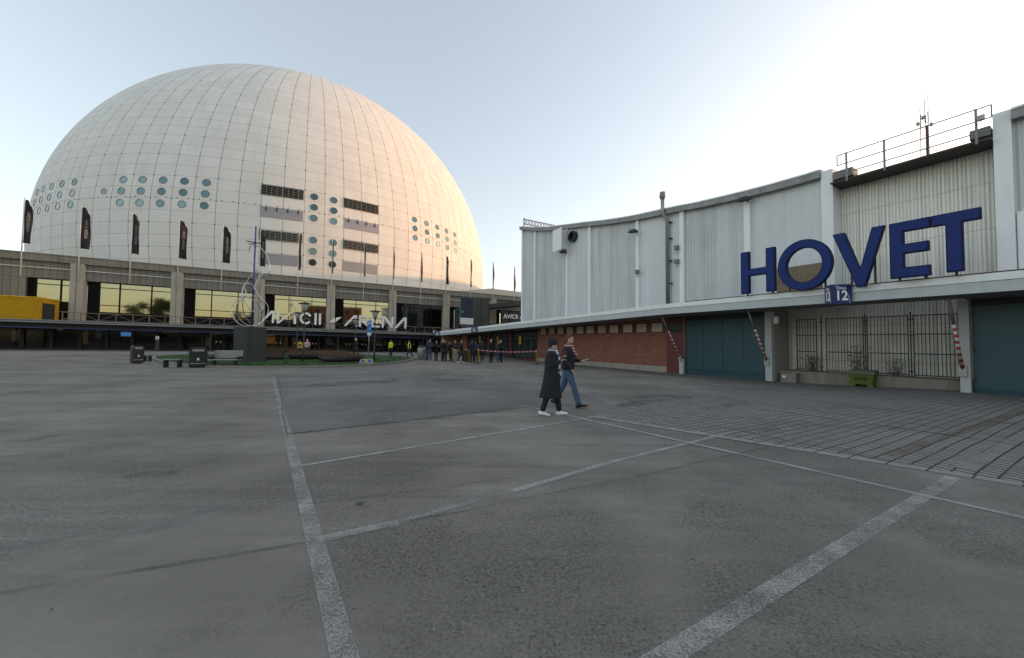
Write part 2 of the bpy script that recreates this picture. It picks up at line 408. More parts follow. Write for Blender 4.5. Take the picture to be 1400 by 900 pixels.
M['win_pane'] = plain('milky_window_pane', (.42, .37, .30), .3, var=.3, scale=.35)
M['door_glass'] = glassy('door_glass', (.03, .036, .036), .08, 0.0, .04)
def stripes(name, c1, c2, axis, period, duty=.5, rough=.6, tilt=0.0):
    n = N(name); X, Y, Z = n.sep()
    a = {'x': X, 'y': Y, 'z': Z}[axis]
    if tilt: a = n.math('ADD', a, n.math('MULTIPLY', X, tilt))
    f = n.math('LESS_THAN', n.math('FRACT', n.math('DIVIDE', a, period)), duty)
    n.col(n.mix(f, c1, c2)).set(rough); return n.m
M['strut_stripe'] = stripes('red_white_stripes', (.62, .58, .54), (.38, .035, .03), 'z', .21, .5)
M['tape'] = stripes('barrier_tape', (.6, .55, .52), (.42, .06, .10), 'x', .3, .75)
M['scarf_bw'] = stripes('blue_white_scarf', (.62, .63, .66), (.045, .09, .30), 'z', .16, .45)
M['scarf_rw'] = stripes('red_orange_scarf', (.50, .46, .44), (.30, .05, .035), 'z', .07, .65)

# ------------------------------------------------------------------ sky and sun
SUN_AZ, SUN_EL = 70.0, 6.0
W = bpy.data.worlds.new('World'); S.world = W; W.use_nodes = True
wt = W.node_tree; bg = wt.nodes['Background']
sky = wt.nodes.new('ShaderNodeTexSky'); sky.sky_type = 'NISHITA'; sky.sun_disc = False
sky.sun_elevation = R(SUN_EL); sky.sun_rotation = R(SUN_AZ)
sky.air_density = 1.0; sky.dust_density = 1.6; sky.ozone_density = 2.5
hs = wt.nodes.new('ShaderNodeHueSaturation'); hs.inputs['Saturation'].default_value = .74
gm = wt.nodes.new('ShaderNodeGamma'); gm.inputs[1].default_value = .72
wt.links.new(sky.outputs[0], gm.inputs[0]); wt.links.new(gm.outputs[0], hs.inputs['Color'])
tm_ = wt.nodes.new('ShaderNodeMix'); tm_.data_type = 'RGBA'; tm_.blend_type = 'MULTIPLY'; tm_.inputs[0].default_value = 1; tm_.inputs[7].default_value = (1.12, .975, .86, 1)
wt.links.new(hs.outputs[0], tm_.inputs[6]); wt.links.new(tm_.outputs[2], bg.inputs[0])
bg.inputs[1].default_value = .15
sun = bpy.data.objects.new('sun', bpy.data.lights.new('sun', 'SUN')); COL.objects.link(sun)
sdir = Vector((math.cos(R(SUN_EL)) * math.sin(R(SUN_AZ)), math.cos(R(SUN_EL)) * math.cos(R(SUN_AZ)), math.sin(R(SUN_EL))))
sun.rotation_euler = (-sdir).to_track_quat('-Z', 'Y').to_euler()
sun.data.energy = 0.75; sun.data.angle = R(.5); sun.data.color = (1, .47, .20)
S.view_settings.view_transform = 'Standard'; S.view_settings.look = 'None'; S.view_settings.gamma = 1; S.view_settings.exposure = 2.27
S.render.engine = 'CYCLES'
S.cycles.use_denoising = True
S.cycles.max_bounces = 6

#PART2
# ------------------------------------------------------------------ ground
def lin(a, b, st): return [a + st * i for i in range(int((b - a) / st) + 1)]
gx = [-3000, -1200, -500, -250, -140] + lin(-100, 60, 1) + [90, 160, 400, 1200, 3000]
gy = [-3000, -1200, -500, -200, -100, -60, -30, -15] + lin(-8, 110, 1) + [140, 220, 500, 1200, 3000]
mb = MB(); mb.strip([[Vector((x, y, ground(x, y))) for x in gx] for y in gy])
struct(mb.build('ground', M['asphalt'], smooth=True))
def sheet(name, pts, dz, mat):
    """a flat sheet lying on the ground inside an outline"""
    b = bmesh.new(); b.faces.new([b.verts.new((p[0], p[1], 0)) for p in pts])
    bmesh.ops.triangulate(b, faces=b.faces[:])
    xs = [p[0] for p in pts]; ys = [p[1] for p in pts]
    if (max(xs) - min(xs)) * (max(ys) - min(ys)) > 3:
        for ax, lo, hi in ((0, min(xs), max(xs)), (1, min(ys), max(ys))):
            for k in range(math.ceil(lo), math.floor(hi) + 1):
                no = (1, 0, 0) if ax == 0 else (0, 1, 0)
                bmesh.ops.bisect_plane(b, geom=b.verts[:] + b.edges[:] + b.faces[:], plane_co=(k, 0, 0) if ax == 0 else (0, k, 0), plane_no=no)
    for v in b.verts: v.co.z = ground(v.co.x, v.co.y) + dz
    for f in b.faces:
        f.normal_update()
        if f.normal.z < 0: f.normal_flip()
    me = bpy.data.meshes.new(name); b.to_mesh(me); b.free(); me.materials.append(mat)
    o = bpy.data.objects.new(name, me); COL.objects.link(o); return struct(o)
def P2(q): p = at(*q); return (p.x, p.y)
def wobble(pts, amp, n=10):
    out = []
    for i in range(len(pts)):
        a, c = Vector(pts[i]), Vector(pts[(i + 1) % len(pts)])
        k = max(1, int((c - a).length * n / 10))
        for j in range(k):
            q = a.lerp(c, j / k); out.append((q.x + random.uniform(-amp, amp), q.y + random.uniform(-amp, amp)))
    return out
def line(name, a, b, w, dz, mat, ext0=0, ext1=0, jig=0.0):
    a, b = Vector(a), Vector(b); t = (b - a).normalized(); a -= t * ext0; b += t * ext1
    s = Vector((-t.y, t.x)) * w / 2; n = max(1, int((b - a).length / .5)) if jig else 1
    L, Rr = [], []
    for i in range(n + 1):
        q = a.lerp(b, i / n); o = s.normalized() * random.uniform(-jig, jig)
        L.append(tuple(q + s + o)); Rr.append(tuple(q - s + o))
    return sheet(name, L + Rr[::-1], dz, mat)
# worn areas of other asphalt
near = [P2(q) for q in ((436, 742), (560, 713), (700, 686), (860, 655), (960, 630), (1100, 600))]
near = [(-9.0, -1.0)] + [P2((0, 815))] + near + [(5.2, 5.0), (12, -1.0), (12, -6), (-9, -6)]
sheet('ground_coarse_asphalt', near, .004, M['asphalt_near'])
patch = [P2(q) for q in ((371, 514), (380, 552), (391, 594), (560, 576), (640, 567), (700, 559), (745, 556), (834, 552), (800, 539), (740, 524), (660, 514), (560, 507), (450, 505))]
sheet('ground_bluish_asphalt', wobble(patch, .03), .004, M['asphalt_patch'])
# setts along the hall with their edge slabs
k0, k1 = Vector(P2((826, 571))), Vector(P2((1400, 661)))
kt = (k1 - k0).normalized(); kn = Vector((-kt.y, kt.x))
if kn.dot(Vector((HN.x, HN.y))) < 0: kn = -kn
kk0, kk1 = k0 - kt * .3, k1 + kt * 16
pav = [tuple(kk0), tuple(kk1)] + [tuple(Vector(HW(-14, 20.9, 0).to_2d())), tuple(Vector(HW(3.0, 20.9, 0).to_2d())), tuple(Vector(HW(9.3, 21.3, 0).to_2d())), tuple(Vector(HW(11.6, 19.6, 0).to_2d()))] + [P2(q) for q in ((1000, 531), (930, 541), (850, 551))]
sheet('pavement_setts', pav, .005, M['pavers'])
sheet('pavement_edge_slabs', [tuple(kk0 - kn * .02), tuple(kk1 - kn * .02), tuple(kk1 - kn * .20), tuple(kk0 - kn * .20)], .009, M['kerb_slab'])
# pale slab plaza along the entrance building
pl = [AW(-70, 46.5, 0), AW(-29, 45.5, 0), AW(-14, 46.0, 0), AW(0, 47, 0), AW(16, 48, 0), AW(40, 50, 0), AW(40, 58.2, 0), AW(-70, 58.2, 0)]
sheet('pavement_plaza', [(p.x, p.y) for p in pl], .006, M['plaza'])
# painted lines
line('road_marking', P2((373, 515)), P2((470, 895)), .125, .010, M['paint'], 0, 2.2)
line('road_marking', P2((910, 900)), P2((1303, 654)), .125, .010, M['paint'], 2.0, 0)
line('road_marking', P2((431, 741)), P2((545, 716)), .105, .014, M['paint'])
line('road_marking', P2((548, 714)), P2((700, 673)), .07, .010, M['paint_faint'])
line('road_marking', P2((700, 673)), P2((832, 634)), .085, .010, M['paint_thin'])
line('road_marking', P2((833, 633.5)), P2((1000, 592)), .07, .010, M['paint_thin'])
line('road_marking', P2((411, 638)), P2((760, 580)), .075, .010, M['paint_thin'])
line('road_marking', P2((760, 580)), P2((838, 566)), .07, .010, M['paint_thin'])
line('road_marking', P2((715, 555)), P2((1400, 710)), .085, .014, M['paint_thin'], 0, 4)
for i in range(8):
    a, b = Vector(P2((540, 513))), Vector(P2((703, 550)))
    line('road_marking', a.lerp(b, i / 8), a.lerp(b, i / 8 + .075), .10, .010, M['paint'])
M['gum'] = plain('trodden_gum', (.27, .265, .25), .8)
# faint rake streaks, seams, cracks, stains
line('asphalt_seam', P2((0, 814)), P2((432, 741)), .03, .012, M['seam'], 2, 0, .015)
line('asphalt_seam', P2((560, 714)), P2((860, 655)), .028, .012, M['seam'], 0, 0, .012)
line('asphalt_seam', P2((860, 655)), P2((1100, 600)), .022, .012, M['seam'], 0, 0, .012)
line('asphalt_seam', P2((392, 594)), P2((700, 559)), .035, .012, M['crack'], 0, 0, .02)
line('asphalt_seam', P2((420, 690)), P2((700, 655)), .02, .012, M['seam'], 0, 0, .02)
line('asphalt_seam', P2((380, 515)), P2((391, 594)), .03, .012, M['seam'], 0, 0, .012)
line('asphalt_crack', P2((196, 563)), P2((240, 559)), .035, .012, M['crack'], 0, 0, .03)
line('asphalt_crack', P2((245, 562)), P2((272, 563)), .035, .012, M['crack'], 0, 0, .03)
line('asphalt_crack', P2((256, 552)), P2((283, 548)), .03, .012, M['crack'], 0, 0, .02)
def blob(name, c, rx, ry, deg, mat, dz=.013, n=26, rough=.3):
    pts = []; ph = [random.uniform(0, 6.28) for _ in range(3)]
    for i in range(n):
        t = 2 * math.pi * i / n; k = 1 + rough * (.5 * math.sin(2 * t + ph[0]) + .35 * math.sin(3 * t + ph[1]) + .25 * math.sin(5 * t + ph[2]))
        x, y = rx * k * math.cos(t), ry * k * math.sin(t)
        pts.append((c[0] + x * math.cos(R(deg)) - y * math.sin(R(deg)), c[1] + x * math.sin(R(deg)) + y * math.cos(R(deg))))
    return sheet(name, pts, dz, mat)
blob('asphalt_stain', P2((492, 690)), .045, .03, 20, M['crack'], rough=.2)
blob('asphalt_stain', P2((205, 650)), .25, .12, 30, M['stain'])
for q, a, b in (((476, 525), 1.4, .8), ((520, 521), .9, .5), ((590, 513), .9, .9), ((1002, 815), .03, .03), ((625, 520), 1.0, .5), ((48, 600), .3, .2), ((36, 537), .4, .25), ((82, 535), .4, .2)):
    blob('asphalt_stain', P2(q), a, b, 25, M['stain'])
for q, a, b, d in (((900, 545), 1.5, .45, 28), ((990, 556), 1.2, .12, 30), ((870, 552), .8, .3, 28), ((1195, 618), .1, .02, 30)):
    blob('pavement_stain', P2(q), a, b, d, M['stain'], .014)
M['sett_brown'] = paint_mat('brown_sett_row', (.17, .13, .09), .40, .58, .6); M['sett_pale'] = paint_mat('pale_sett_row', (.30, .295, .28), .36, .5, .75)
line('pavement_stain', P2((1212, 624)), P2((1402, 562)), .17, .013, M['sett_brown'], 0, 3)
line('pavement_stain', P2((1318, 643)), P2((1392, 600)), .17, .013, M['sett_pale'])
line('asphalt_seam', P2((1040, 560)), P2((1400, 610)), .05, .015, M['crack'], 0, 6, .02)
for i in range(46):
    blob('asphalt_spot', P2((random.uniform(10, 1390), random.uniform(540, 895))), random.uniform(.004, .011), random.uniform(.004, .010), 0, M['gum'] if random.random() < .35 else M['crack'], .0135, 9, .4)
for i in range(16):
    q = Vector(P2((random.uniform(60, 380), random.uniform(540, 740)))); d = Vector((math.cos(R(34)), math.sin(R(34)))) * random.uniform(.6, 2.6)
    line('asphalt_dust', q - d, q + d, random.uniform(.05, .16), .011, M['dust'], 0, 0, .03)

# ------------------------------------------------------------------ the hall on the right
hall = thing('sports_hall', 'pale blue metal sports hall with a sagging roofline and brick ground floor', 'arena hall', HW(10, 20.5, 0))
def HB(name, mat, parts, parent=None, smooth=False):
    mb = MB()
    for q in parts: mb.box(*q, fn=HW)
    return mb.build(name, mat, parent or hall, smooth)
PROF = [(32.06, 13.30), (31.0, 13.02), (29.7, 12.62), (27.1, 11.98), (25.1, 11.64), (23.6, 11.35), (22.1, 11.08), (20.3, 10.72), (18.57, 10.43), (17.4, 10.26), (15.5, 10.05), (14.18, 9.90), (13.0, 9.73), (11.0, 9.54), (10.29, 9.48), (9.18, 9.40), (7.5, 9.33), (6.7, 9.33)]
def zt(u):
    if u < 4.4: u = 8.8 - u
    if u <= 6.7: return 9.33
    u = min(u, 32.06)
    for (a, za), (b, zb) in zip(PROF, PROF[1:]):
        if a >= u >= b: return zb + (za - zb) * (u - b) / (a - b)
    return PROF[0][1]
WALL, CAN = 20.46, 17.96
def ctop(u): return 3.79 - .0225 * max(0, u - 13.5)
def wall_bay(name, u0, u1, mat, w=WALL, z0=3.3, parent=None):
    n = max(2, int(abs(u1 - u0) / .8)); us = [u0 + (u1 - u0) * i / n for i in range(n + 1)]
    mb = MB()
    lo, hi = [HW(u, w, z0) for u in us], [HW(u, w, zt(u) - .1) for u in us]
    mb.strip([lo, hi]); lo2, hi2 = [HW(u, w + .25, z0) for u in us], [HW(u, w + .25, zt(u) - .1) for u in us]
    mb.strip([hi2, lo2]); mb.strip([lo2, lo]); mb.strip([hi, hi2])
    return mb.build(name, mat, parent or hall)
bays = [(32.06, 29.7, 'hall_sheet'), (29.7, 24.9, 'hall_sheet'), (24.9, 22.1, 'hall_smooth'), (22.1, 17.4, 'hall_sheet'), (17.4, 14.2, 'hall_smooth'), (14.2, 10.3, 'hall_sheet'), (10.3, 6.7, 'hall_smooth'),
        (2.36, -2.2, 'hall_sheet'), (-2.2, -7, 'hall_smooth'), (-7, -12, 'hall_sheet'), (-12, -23.2, 'hall_smooth')]
for a, b, m in bays: wall_bay('wall_panel', a, b, M[m])
for u, hw in ((31.95, .11), (29.7, .12), (24.9, .11), (22.1, .12), (17.4, .12), (14.05, .14), (10.3, .15), (-2.2, .14), (-7, .14), (-12, .14)):
    HB('pilaster', M['hall_white'], [(u - hw, u + hw, WALL - .16, WALL - .003, 3.3, zt(u) - .25)])
HB('pilaster', M['hall_white'], [(6.70, 7.12, WALL - .20, WALL + .75, 3.3, zt(7) - .02)])
HB('pilaster', M['hall_white'], [(1.98, 2.36, WALL - .20, WALL + .75, 3.3, zt(2.2) + .1)])
# roof edge, sagging
def roof_edge(u0, u1, name='roof_edge'):
    n = max(2, int(abs(u1 - u0) / .5)); us = [u0 + (u1 - u0) * i / n for i in range(n + 1)]
    mb = MB(); prof = [(WALL - .34, -.30), (WALL - .34, .03), (WALL + .3, .10), (WALL + 30, .9), (WALL + 30, .6), (WALL - .02, -.26)]
    mb.strip([[HW(u, w, zt(u) + dz) for w, dz in prof + prof[:1]] for u in us])
    mb.poly([HW(us[0], w, zt(us[0]) + dz) for w, dz in prof]); mb.poly([HW(us[-1], w, zt(us[-1]) + dz) for w, dz in prof])
    return mb.build(name, M['roof_edge'], hall)
r1 = roof_edge(32.2, 7.14); r2 = roof_edge(1.96, -23.4)
mb = MB()
for a, b in ((32.2, 7.14), (1.96, -23.4)):
    n = int(abs(b - a) / .5); us = [a + (b - a) * i / n for i in range(n + 1)]
    mb.strip([[HW(u, w, zt(u) + dz) for w, dz in ((WALL - .37, .0), (WALL - .37, .07), (WALL + .1, .13), (WALL + .1, .06), (WALL - .37, 0))] for u in us])
mb.build('roof_flashing', M['hall_white'], r1)
# recessed middle bay of corrugated sheet
mb = MB(); n = 520; rows = []
for z in (3.95, 8.9): rows.append([HW(2.36 + (6.70 - 2.36) * i / n, WALL + .62 + .045 * max(0, math.cos(i / n * 42 * 2 * math.pi)) ** 2.5, z) for i in range(n + 1)])
mb.strip(rows); rec = mb.build('corrugated_wall', M['zinc'], hall, True)
mb = MB(); n = 640
mb.strip([[HW(3.0 + 6.3 * i / n, WALL + 2.0 + .065 * max(0, math.cos(i / n * 60 * 2 * math.pi)) ** 2.5, z) for i in range(n + 1)] for z in (-.3, 3.6)])
mb.build('corrugated_wall', M['zinc'], hall, True)
HB('middle_roof', M['dark'], [(2.37, 6.69, WALL - .47, WALL + 1.4, 8.53, 8.58)]); HB('eave_edge', M['rust'], [(2.37, 6.69, WALL - .52, WALL - .471, 8.52, 8.585)])  # slab coloured dark to carry the shadow band under the eave
HB('middle_roof', M['roof_edge'], [(2.37, 6.69, WALL - .05, WALL + 20, 8.60, 8.72)])
HB('roof_box', M['box_grey'], [(6.0, 6.66, WALL - .3, WALL + .3, 8.74, 9.08)])
HB('roof_box', M['box_grey'], [(2.40, 2.85, WALL - .3, WALL + .3, 8.74, 9.05)])
# tan brick infill under the flat sheets
HB('brick_infill', M['tan_brick'], [(7.13, 8.98, WALL - .05, WALL - .006, 3.3, 5.28)]); HB('infill_post', M['hall_white'], [(8.98, 9.08, WALL - .09, WALL - .006, 3.3, 5.30)])
HB('brick_infill', M['tan_brick'], [(-2.05, 1.68, WALL - .05, WALL - .006, 3.3, 5.95)]); HB('infill_post', M['hall_white'], [(1.68, 1.95, WALL - .09, WALL - .006, 3.3, 6.0)])
# closed body behind, so that the hall shades the square
mb = MB(); us = [32.06 - 55.3 * i / 40 for i in range(41)]
mb.strip([[HW(u, WALL + .3, -1), HW(u, WALL + .3, (8.4 if 2.3 < u < 6.8 else zt(u) - .15))] for u in us if not (2.9 < u < 9.4)] ) if False else None
for a, b in ((32.04, 9.4), (1.9, -23.2)): mb.box(b, a, WALL + .30, WALL + .5, 3.0, 9.1, fn=HW)
mb.box(31.8, 32.04, WALL + .3, WALL + 42, -1, 12.9, fn=HW); mb.box(-23.2, -22.9, WALL + .3, WALL + 42, -1, 12.9, fn=HW); mb.box(-23.2, 32.04, WALL + 41.7, WALL + 42, -1, 12.9, fn=HW)
mb.box(-23.2, 32.04, WALL + 29, WALL + 42, 9.8, 10.1, fn=HW)
mb.box(2.0, 9.3, WALL + 2.3, WALL + 2.5, -1, 8.5, fn=HW); mb.box(9.25, 9.4, WALL + 1.6, WALL + 2.5, -1, 8.5, fn=HW)
mb.build('rear_wall', M['hall_smooth'], hall)
# canopy: slab, lower band, top band
stn = [-24, -12, 0, 3.1, 9.2, 13.5, 18, 24, 30, 36, 42, 49.4]
def canopy_strip(prof, us, name, mat, parent):
    mb = MB(); rows = [[HW(u, w(u) if callable(w) else w, ctop(u) + dz) for w, dz in prof + prof[:1]] for u in us]
    mb.strip(rows); mb.poly(rows[0][:-1]); mb.poly(rows[-1][:-1]); return mb.build(name, mat, parent)
inner = lambda u: WALL + .15 if (u < 3.05 or u > 9.25) else WALL - .60
us = sorted(set(stn + [3.0, 9.3]))
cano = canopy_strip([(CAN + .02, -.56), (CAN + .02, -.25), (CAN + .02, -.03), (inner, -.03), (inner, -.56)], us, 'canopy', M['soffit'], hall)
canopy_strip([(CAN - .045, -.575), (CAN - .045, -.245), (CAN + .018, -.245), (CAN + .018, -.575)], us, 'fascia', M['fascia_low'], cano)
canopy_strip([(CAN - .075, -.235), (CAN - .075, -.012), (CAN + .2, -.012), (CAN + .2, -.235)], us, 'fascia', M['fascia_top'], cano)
canopy_strip([(CAN - .06, -.008), (CAN - .06, .030), (CAN + .16, .030), (CAN + .16, -.008)], [-24, 0, 3.1, 9.2, 12.2], 'drip_edge', M['rust'], cano)
# ground floor
HB('brick_wall', M['brick'], [(15.23, 29.3, WALL, WALL + .3, .16, 3.3), (13.96, 14.09, WALL - .02, WALL + .3, .72, 3.3)])
HB('plinth', M['conc_plinth'], [(15.23, 29.3, WALL - .03, WALL + .3, -.8, .157)])
wx = [28.40, 27.11, 25.85, 24.60, 23.33, 22.12, 20.86, 19.65, 18.36, 17.16, 15.94]
for i, u in enumerate(wx):
    f = HB('window', M['maroon'], [(u - .62, u - .41, WALL - .035, WALL - .004, 2.30, 2.97), (u + .41, u + .62, WALL - .035, WALL - .004, 2.30, 2.97), (u - .41, u + .41, WALL - .035, WALL - .004, 2.91, 2.97), (u - .41, u + .41, WALL - .035, WALL - .004, 2.30, 2.35)])
    mb = MB(); mb.box(u - .41, u + .41, WALL - .022, WALL - .006, 2.352, 2.908, fn=HW); mb.build('pane', M['win_pane'], f)
dr = HB('door', M['maroon'], [(14.10, 15.22, WALL - .03, WALL + .1, -.35, 2.28), (14.10, 15.22, WALL - .03, WALL + .1, 2.86, 3.2), (14.10, 14.20, WALL - .03, WALL + .1, 2.285, 2.855), (15.12, 15.22, WALL - .03, WALL + .1, 2.285, 2.855)])
mb = MB(); mb.box(14.20, 15.12, WALL, WALL + .04, 2.285, 2.855, fn=HW); mb.build('pane', M['door_glass'], dr)
M['teal_scuff'] = weathered('scuffed_teal', (.014, .055, .078), (.06, .075, .075), .6, 2.5, .7)
def garage(u0, u1, z1, n):
    root = HB('garage_door', M['teal'], [(u0, u1, WALL + .03, WALL + .12, -.4, z1)])
    mb = MB(); mb.box(u0, u1, WALL + .0, WALL + .12, z1 + .005, 3.22, fn=HW); mb.build('lintel', M['dark'], hall)
    mb = MB(); p = (u1 - u0) / n
    for i in range(n):
        mb.box(u0 + i * p + .012, u0 + (i + 1) * p - .012, WALL + .012, WALL + .03, -.12, z1 - .02, fn=HW)
    mb.build('door_leaf', M['teal'], root)
    c = (u0 + u1) / 2
    for z in (z1 - .28, .14):
        mb = MB(); mb.box(c - .07, c + .07, WALL - .012, WALL + .011, z, z + .14, fn=HW); mb.build('latch', M['dark'], root)
    for q in (u0 + .05, u1 - .05):
        for z in (.35, 1.4, z1 - .45):
            mb = MB(); mb.box(q - .03, q + .03, WALL - .02, WALL + .029, z, z + .16, fn=HW); mb.build('hinge', M['dark'], root)
    mb = MB(); mb.box(u0 + .02, u1 - .02, WALL - .008, WALL + .011, -.02, .16, fn=HW); mb.build('kick_plate', M['teal_scuff'], root)
    return root
garage(9.50, 13.95, 2.98, 4); garage(-2.0, 2.99, 3.02, 4); garage(-8.0, -2.6, 3.02, 4)
HB('brick_wall', M['brick'], [(-23.2, -8.02, WALL, WALL + .3, -.5, 3.3), (-2.59, -2.01, WALL, WALL + .3, -.5, 3.3)])
HB('column', M['column_grey'], [(9.19, 9.49, WALL - .22, WALL + .1, -.5, 3.22)])
HB('column', M['column_grey'], [(3.01, 3.25, WALL - .22, WALL + .1, -.5, 3.22)])
HB('column', M['column_grey'], [(13.955, 14.22, WALL - .22, WALL - .025, -.5, .70)])
HB('return_wall', M['beige'], [(9.20, 9.40, WALL + .11, WALL + 1.55, -.5, 3.5)]); HB('return_wall', M['beige'], [(2.80, 3.0, WALL + .13, WALL + 2.2, -.5, 3.6)])
HB('junction_box', M['fascia_top'], [(8.98, 9.15, WALL - .1, WALL + .05, 2.62, 2.95)])
for u, du in ((14.12, .03), (9.40, .03), (3.18, 0)):      # striped props under the canopy
    a, b = HW(u + du, WALL - 1.9, ctop(u) - .57), HW(u, WALL - .25, .80)
    m = a.lerp(b, .36)
    mb = MB(); mb.tube([a, m], .046, 10); st = mb.build('prop', M['grey_metal'], hall, True)
    mb = MB(); mb.tube([m, b], .050, 10); mb.build('striped_sleeve', M['strut_stripe'], st, True)
    mb = MB(); mb.box(u - .10, u + .10, WALL - .30, WALL - .225, .55, .95, fn=HW); mb.build('foot_bracket', M['steel'], st)
# glazed entrance doors further along
mb = MB(); mb.box(29.3, 48.6, WALL + .25, WALL + .3, -.9, 3.3, fn=HW); mb.build('glass_wall', M['door_glass'], hall)
M['teal_dark'] = plain('dark_green_frame', (.030, .062, .058), .5)
k = 0
for u0, u1 in ((29.4, 33.95), (34.45, 38.95), (39.55, 44.6)):
    nd = 4
    for i in range(nd):
        a = u0 + (u1 - u0) * i / nd; b = u0 + (u1 - u0) * (i + 1) / nd
        d = HB('door', M['teal_dark'], [(a + .01, a + .12, WALL + .1, WALL + .22, -.8, 2.6), (b - .12, b - .01, WALL + .1, WALL + .22, -.8, 2.6), (a + .12, b - .12, WALL + .1, WALL + .22, 1.95, 2.1), (a + .12, b - .12, WALL + .1, WALL + .22, -.8, -.1), (a + .12, b - .12, WALL + .1, WALL + .22, 2.45, 2.6), (a + .12, b - .12, WALL + .1, WALL + .22, .75, .82)])
        mb = MB(); mb.box(a + .12, b - .12, WALL + .15, WALL + .17, -.1, 2.45, fn=HW); mb.build('pane', M['door_glass'], d)
HB('pillar', M['maroon'], [(33.98, 34.40, WALL - .1, WALL + .24, -.9, 3.3)]); HB('pillar', M['maroon'], [(39.0, 39.5, WALL - .1, WALL + .24, -.9, 3.3)])
HB('brick_pillar', M['brick'], [(44.7, 46.6, WALL - .4, WALL + .24, -.9, 3.3)]); HB('brick_pillar', M['brick'], [(48.5, 49.3, WALL - 2.2, WALL + .24, -.9, 2.4)])
HB('plinth', M['maroon'], [(29.3, 31.3, WALL - .1, WALL + .09, -.8, .05)])

# things on and around the hall
def box_thing(name, label, cat, mat, boxes, loc, group=None):
    t = thing(name, label, cat, loc, group=group); return t
# big letters
sign = thing('letter_sign', 'huge navy blue capital letters spelling the hall name along the canopy edge', 'sign', HW(5.7, 17.6, ctop(5)))
LW0, LW1 = 17.52, 17.70
def letter(polys, name='letter'):
    mb = MB()
    for p in polys: mb.prism(p, lambda a, b, h: HW(a, h, b), LW0, LW1)
    bmesh.ops.remove_doubles(mb.b, verts=mb.b.verts[:], dist=.0005)
    o = mb.build(name, M['blue_edge'], sign); return o
def rect(a, b, c, d): return [(a, c), (b, c), (b, d), (a, d)]
def letter_out(name, outline, holes=()):
    """one letter: outline prism with a slightly sunk face plate"""
    def solid(pts_out, pts_in, w0, w1, nm, mat, parent):
        mb = MB()
        if pts_in is None: mb.prism(pts_out, lambda a, b, h: HW(a, h, b), w0, w1)
        else:
            n = len(pts_out)
            rows = [[HW(a, w, b) for a, b in pts + pts[:1]] for pts, w in ((pts_out, w0), (pts_out, w1), (pts_in, w1), (pts_in, w0), (pts_out, w0))]
            mb.strip(rows)
        return mb.build(nm, mat, parent)
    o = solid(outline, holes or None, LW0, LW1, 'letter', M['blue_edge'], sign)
    def inset(pts, d):
        out = []; n = len(pts)
        area = sum(pts[i][0] * pts[(i + 1) % n][1] - pts[(i + 1) % n][0] * pts[i][1] for i in range(n))
        sg = 1 if area > 0 else -1
        for i in range(n):
            p0, p1, p2 = (Vector(pts[(i + k) % n]) for k in (-1, 0, 1))
            e1, e2 = (p1 - p0).normalized(), (p2 - p1).normalized()
            n1, n2 = Vector((-e1.y, e1.x)) * sg, Vector((-e2.y, e2.x)) * sg
            m = (n1 + n2); m = m / max(.25, m.dot(n1)); out.append(tuple(p1 + m * d))
        return out
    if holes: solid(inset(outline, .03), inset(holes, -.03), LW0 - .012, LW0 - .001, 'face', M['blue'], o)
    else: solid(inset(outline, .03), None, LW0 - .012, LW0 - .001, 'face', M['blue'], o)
    return o
zb, ztp = 3.85, 5.72
H = letter_out('H', [(9.17, zb), (8.83, zb), (8.83, 4.62), (8.14, 4.62), (8.14, zb), (7.80, zb), (7.80, ztp), (8.14, ztp), (8.14, 4.93), (8.83, 4.93), (8.83, ztp), (9.17, ztp)])
c, ro, ri = (6.77, 4.77), (.915, 1.01), (.60, .68)
O = letter_out('O', [(c[0] + ro[0] * math.cos(t * math.pi / 32), c[1] + ro[1] * math.sin(t * math.pi / 32)) for t in range(64)], [(c[0] + ri[0] * math.cos(t * math.pi / 32), c[1] + ri[1] * math.sin(t * math.pi / 32)) for t in range(64)])
V = letter_out('V', [(5.84, 5.74), (5.49, 5.74), (5.07, 4.32), (4.73, 5.74), (4.40, 5.74), (4.94, 3.68), (5.17, 3.68)])
Ee = letter_out('E', [(4.29, 3.86), (3.36, 3.86), (3.36, 4.20), (3.95, 4.20), (3.95, 4.66), (3.38, 4.66), (3.38, 4.98), (3.95, 4.98), (3.95, 5.40), (3.34, 5.40), (3.34, 5.73), (4.29, 5.73)])
T = letter_out('T', [(3.02, 3.89), (2.67, 3.89), (2.67, 5.39), (2.31, 5.39), (2.31, 5.73), (3.32, 5.73), (3.32, 5.39), (3.02, 5.39)])
for lt, us_, zb_ in ((H, (8.99, 7.97), 3.86), (O, (7.35, 6.15), 4.1), (V, (5.36, 4.72), 4.9), (Ee, (4.10, 3.5), 3.87), (T, (2.85,), 3.9)):
    mb = MB()
    for u in us_: mb.box(u - .03, u + .03, LW0 + .19, LW0 + .24, ctop(u) - .02, zb_ + .05, fn=HW)
    mb.build('post', M['black'], lt)
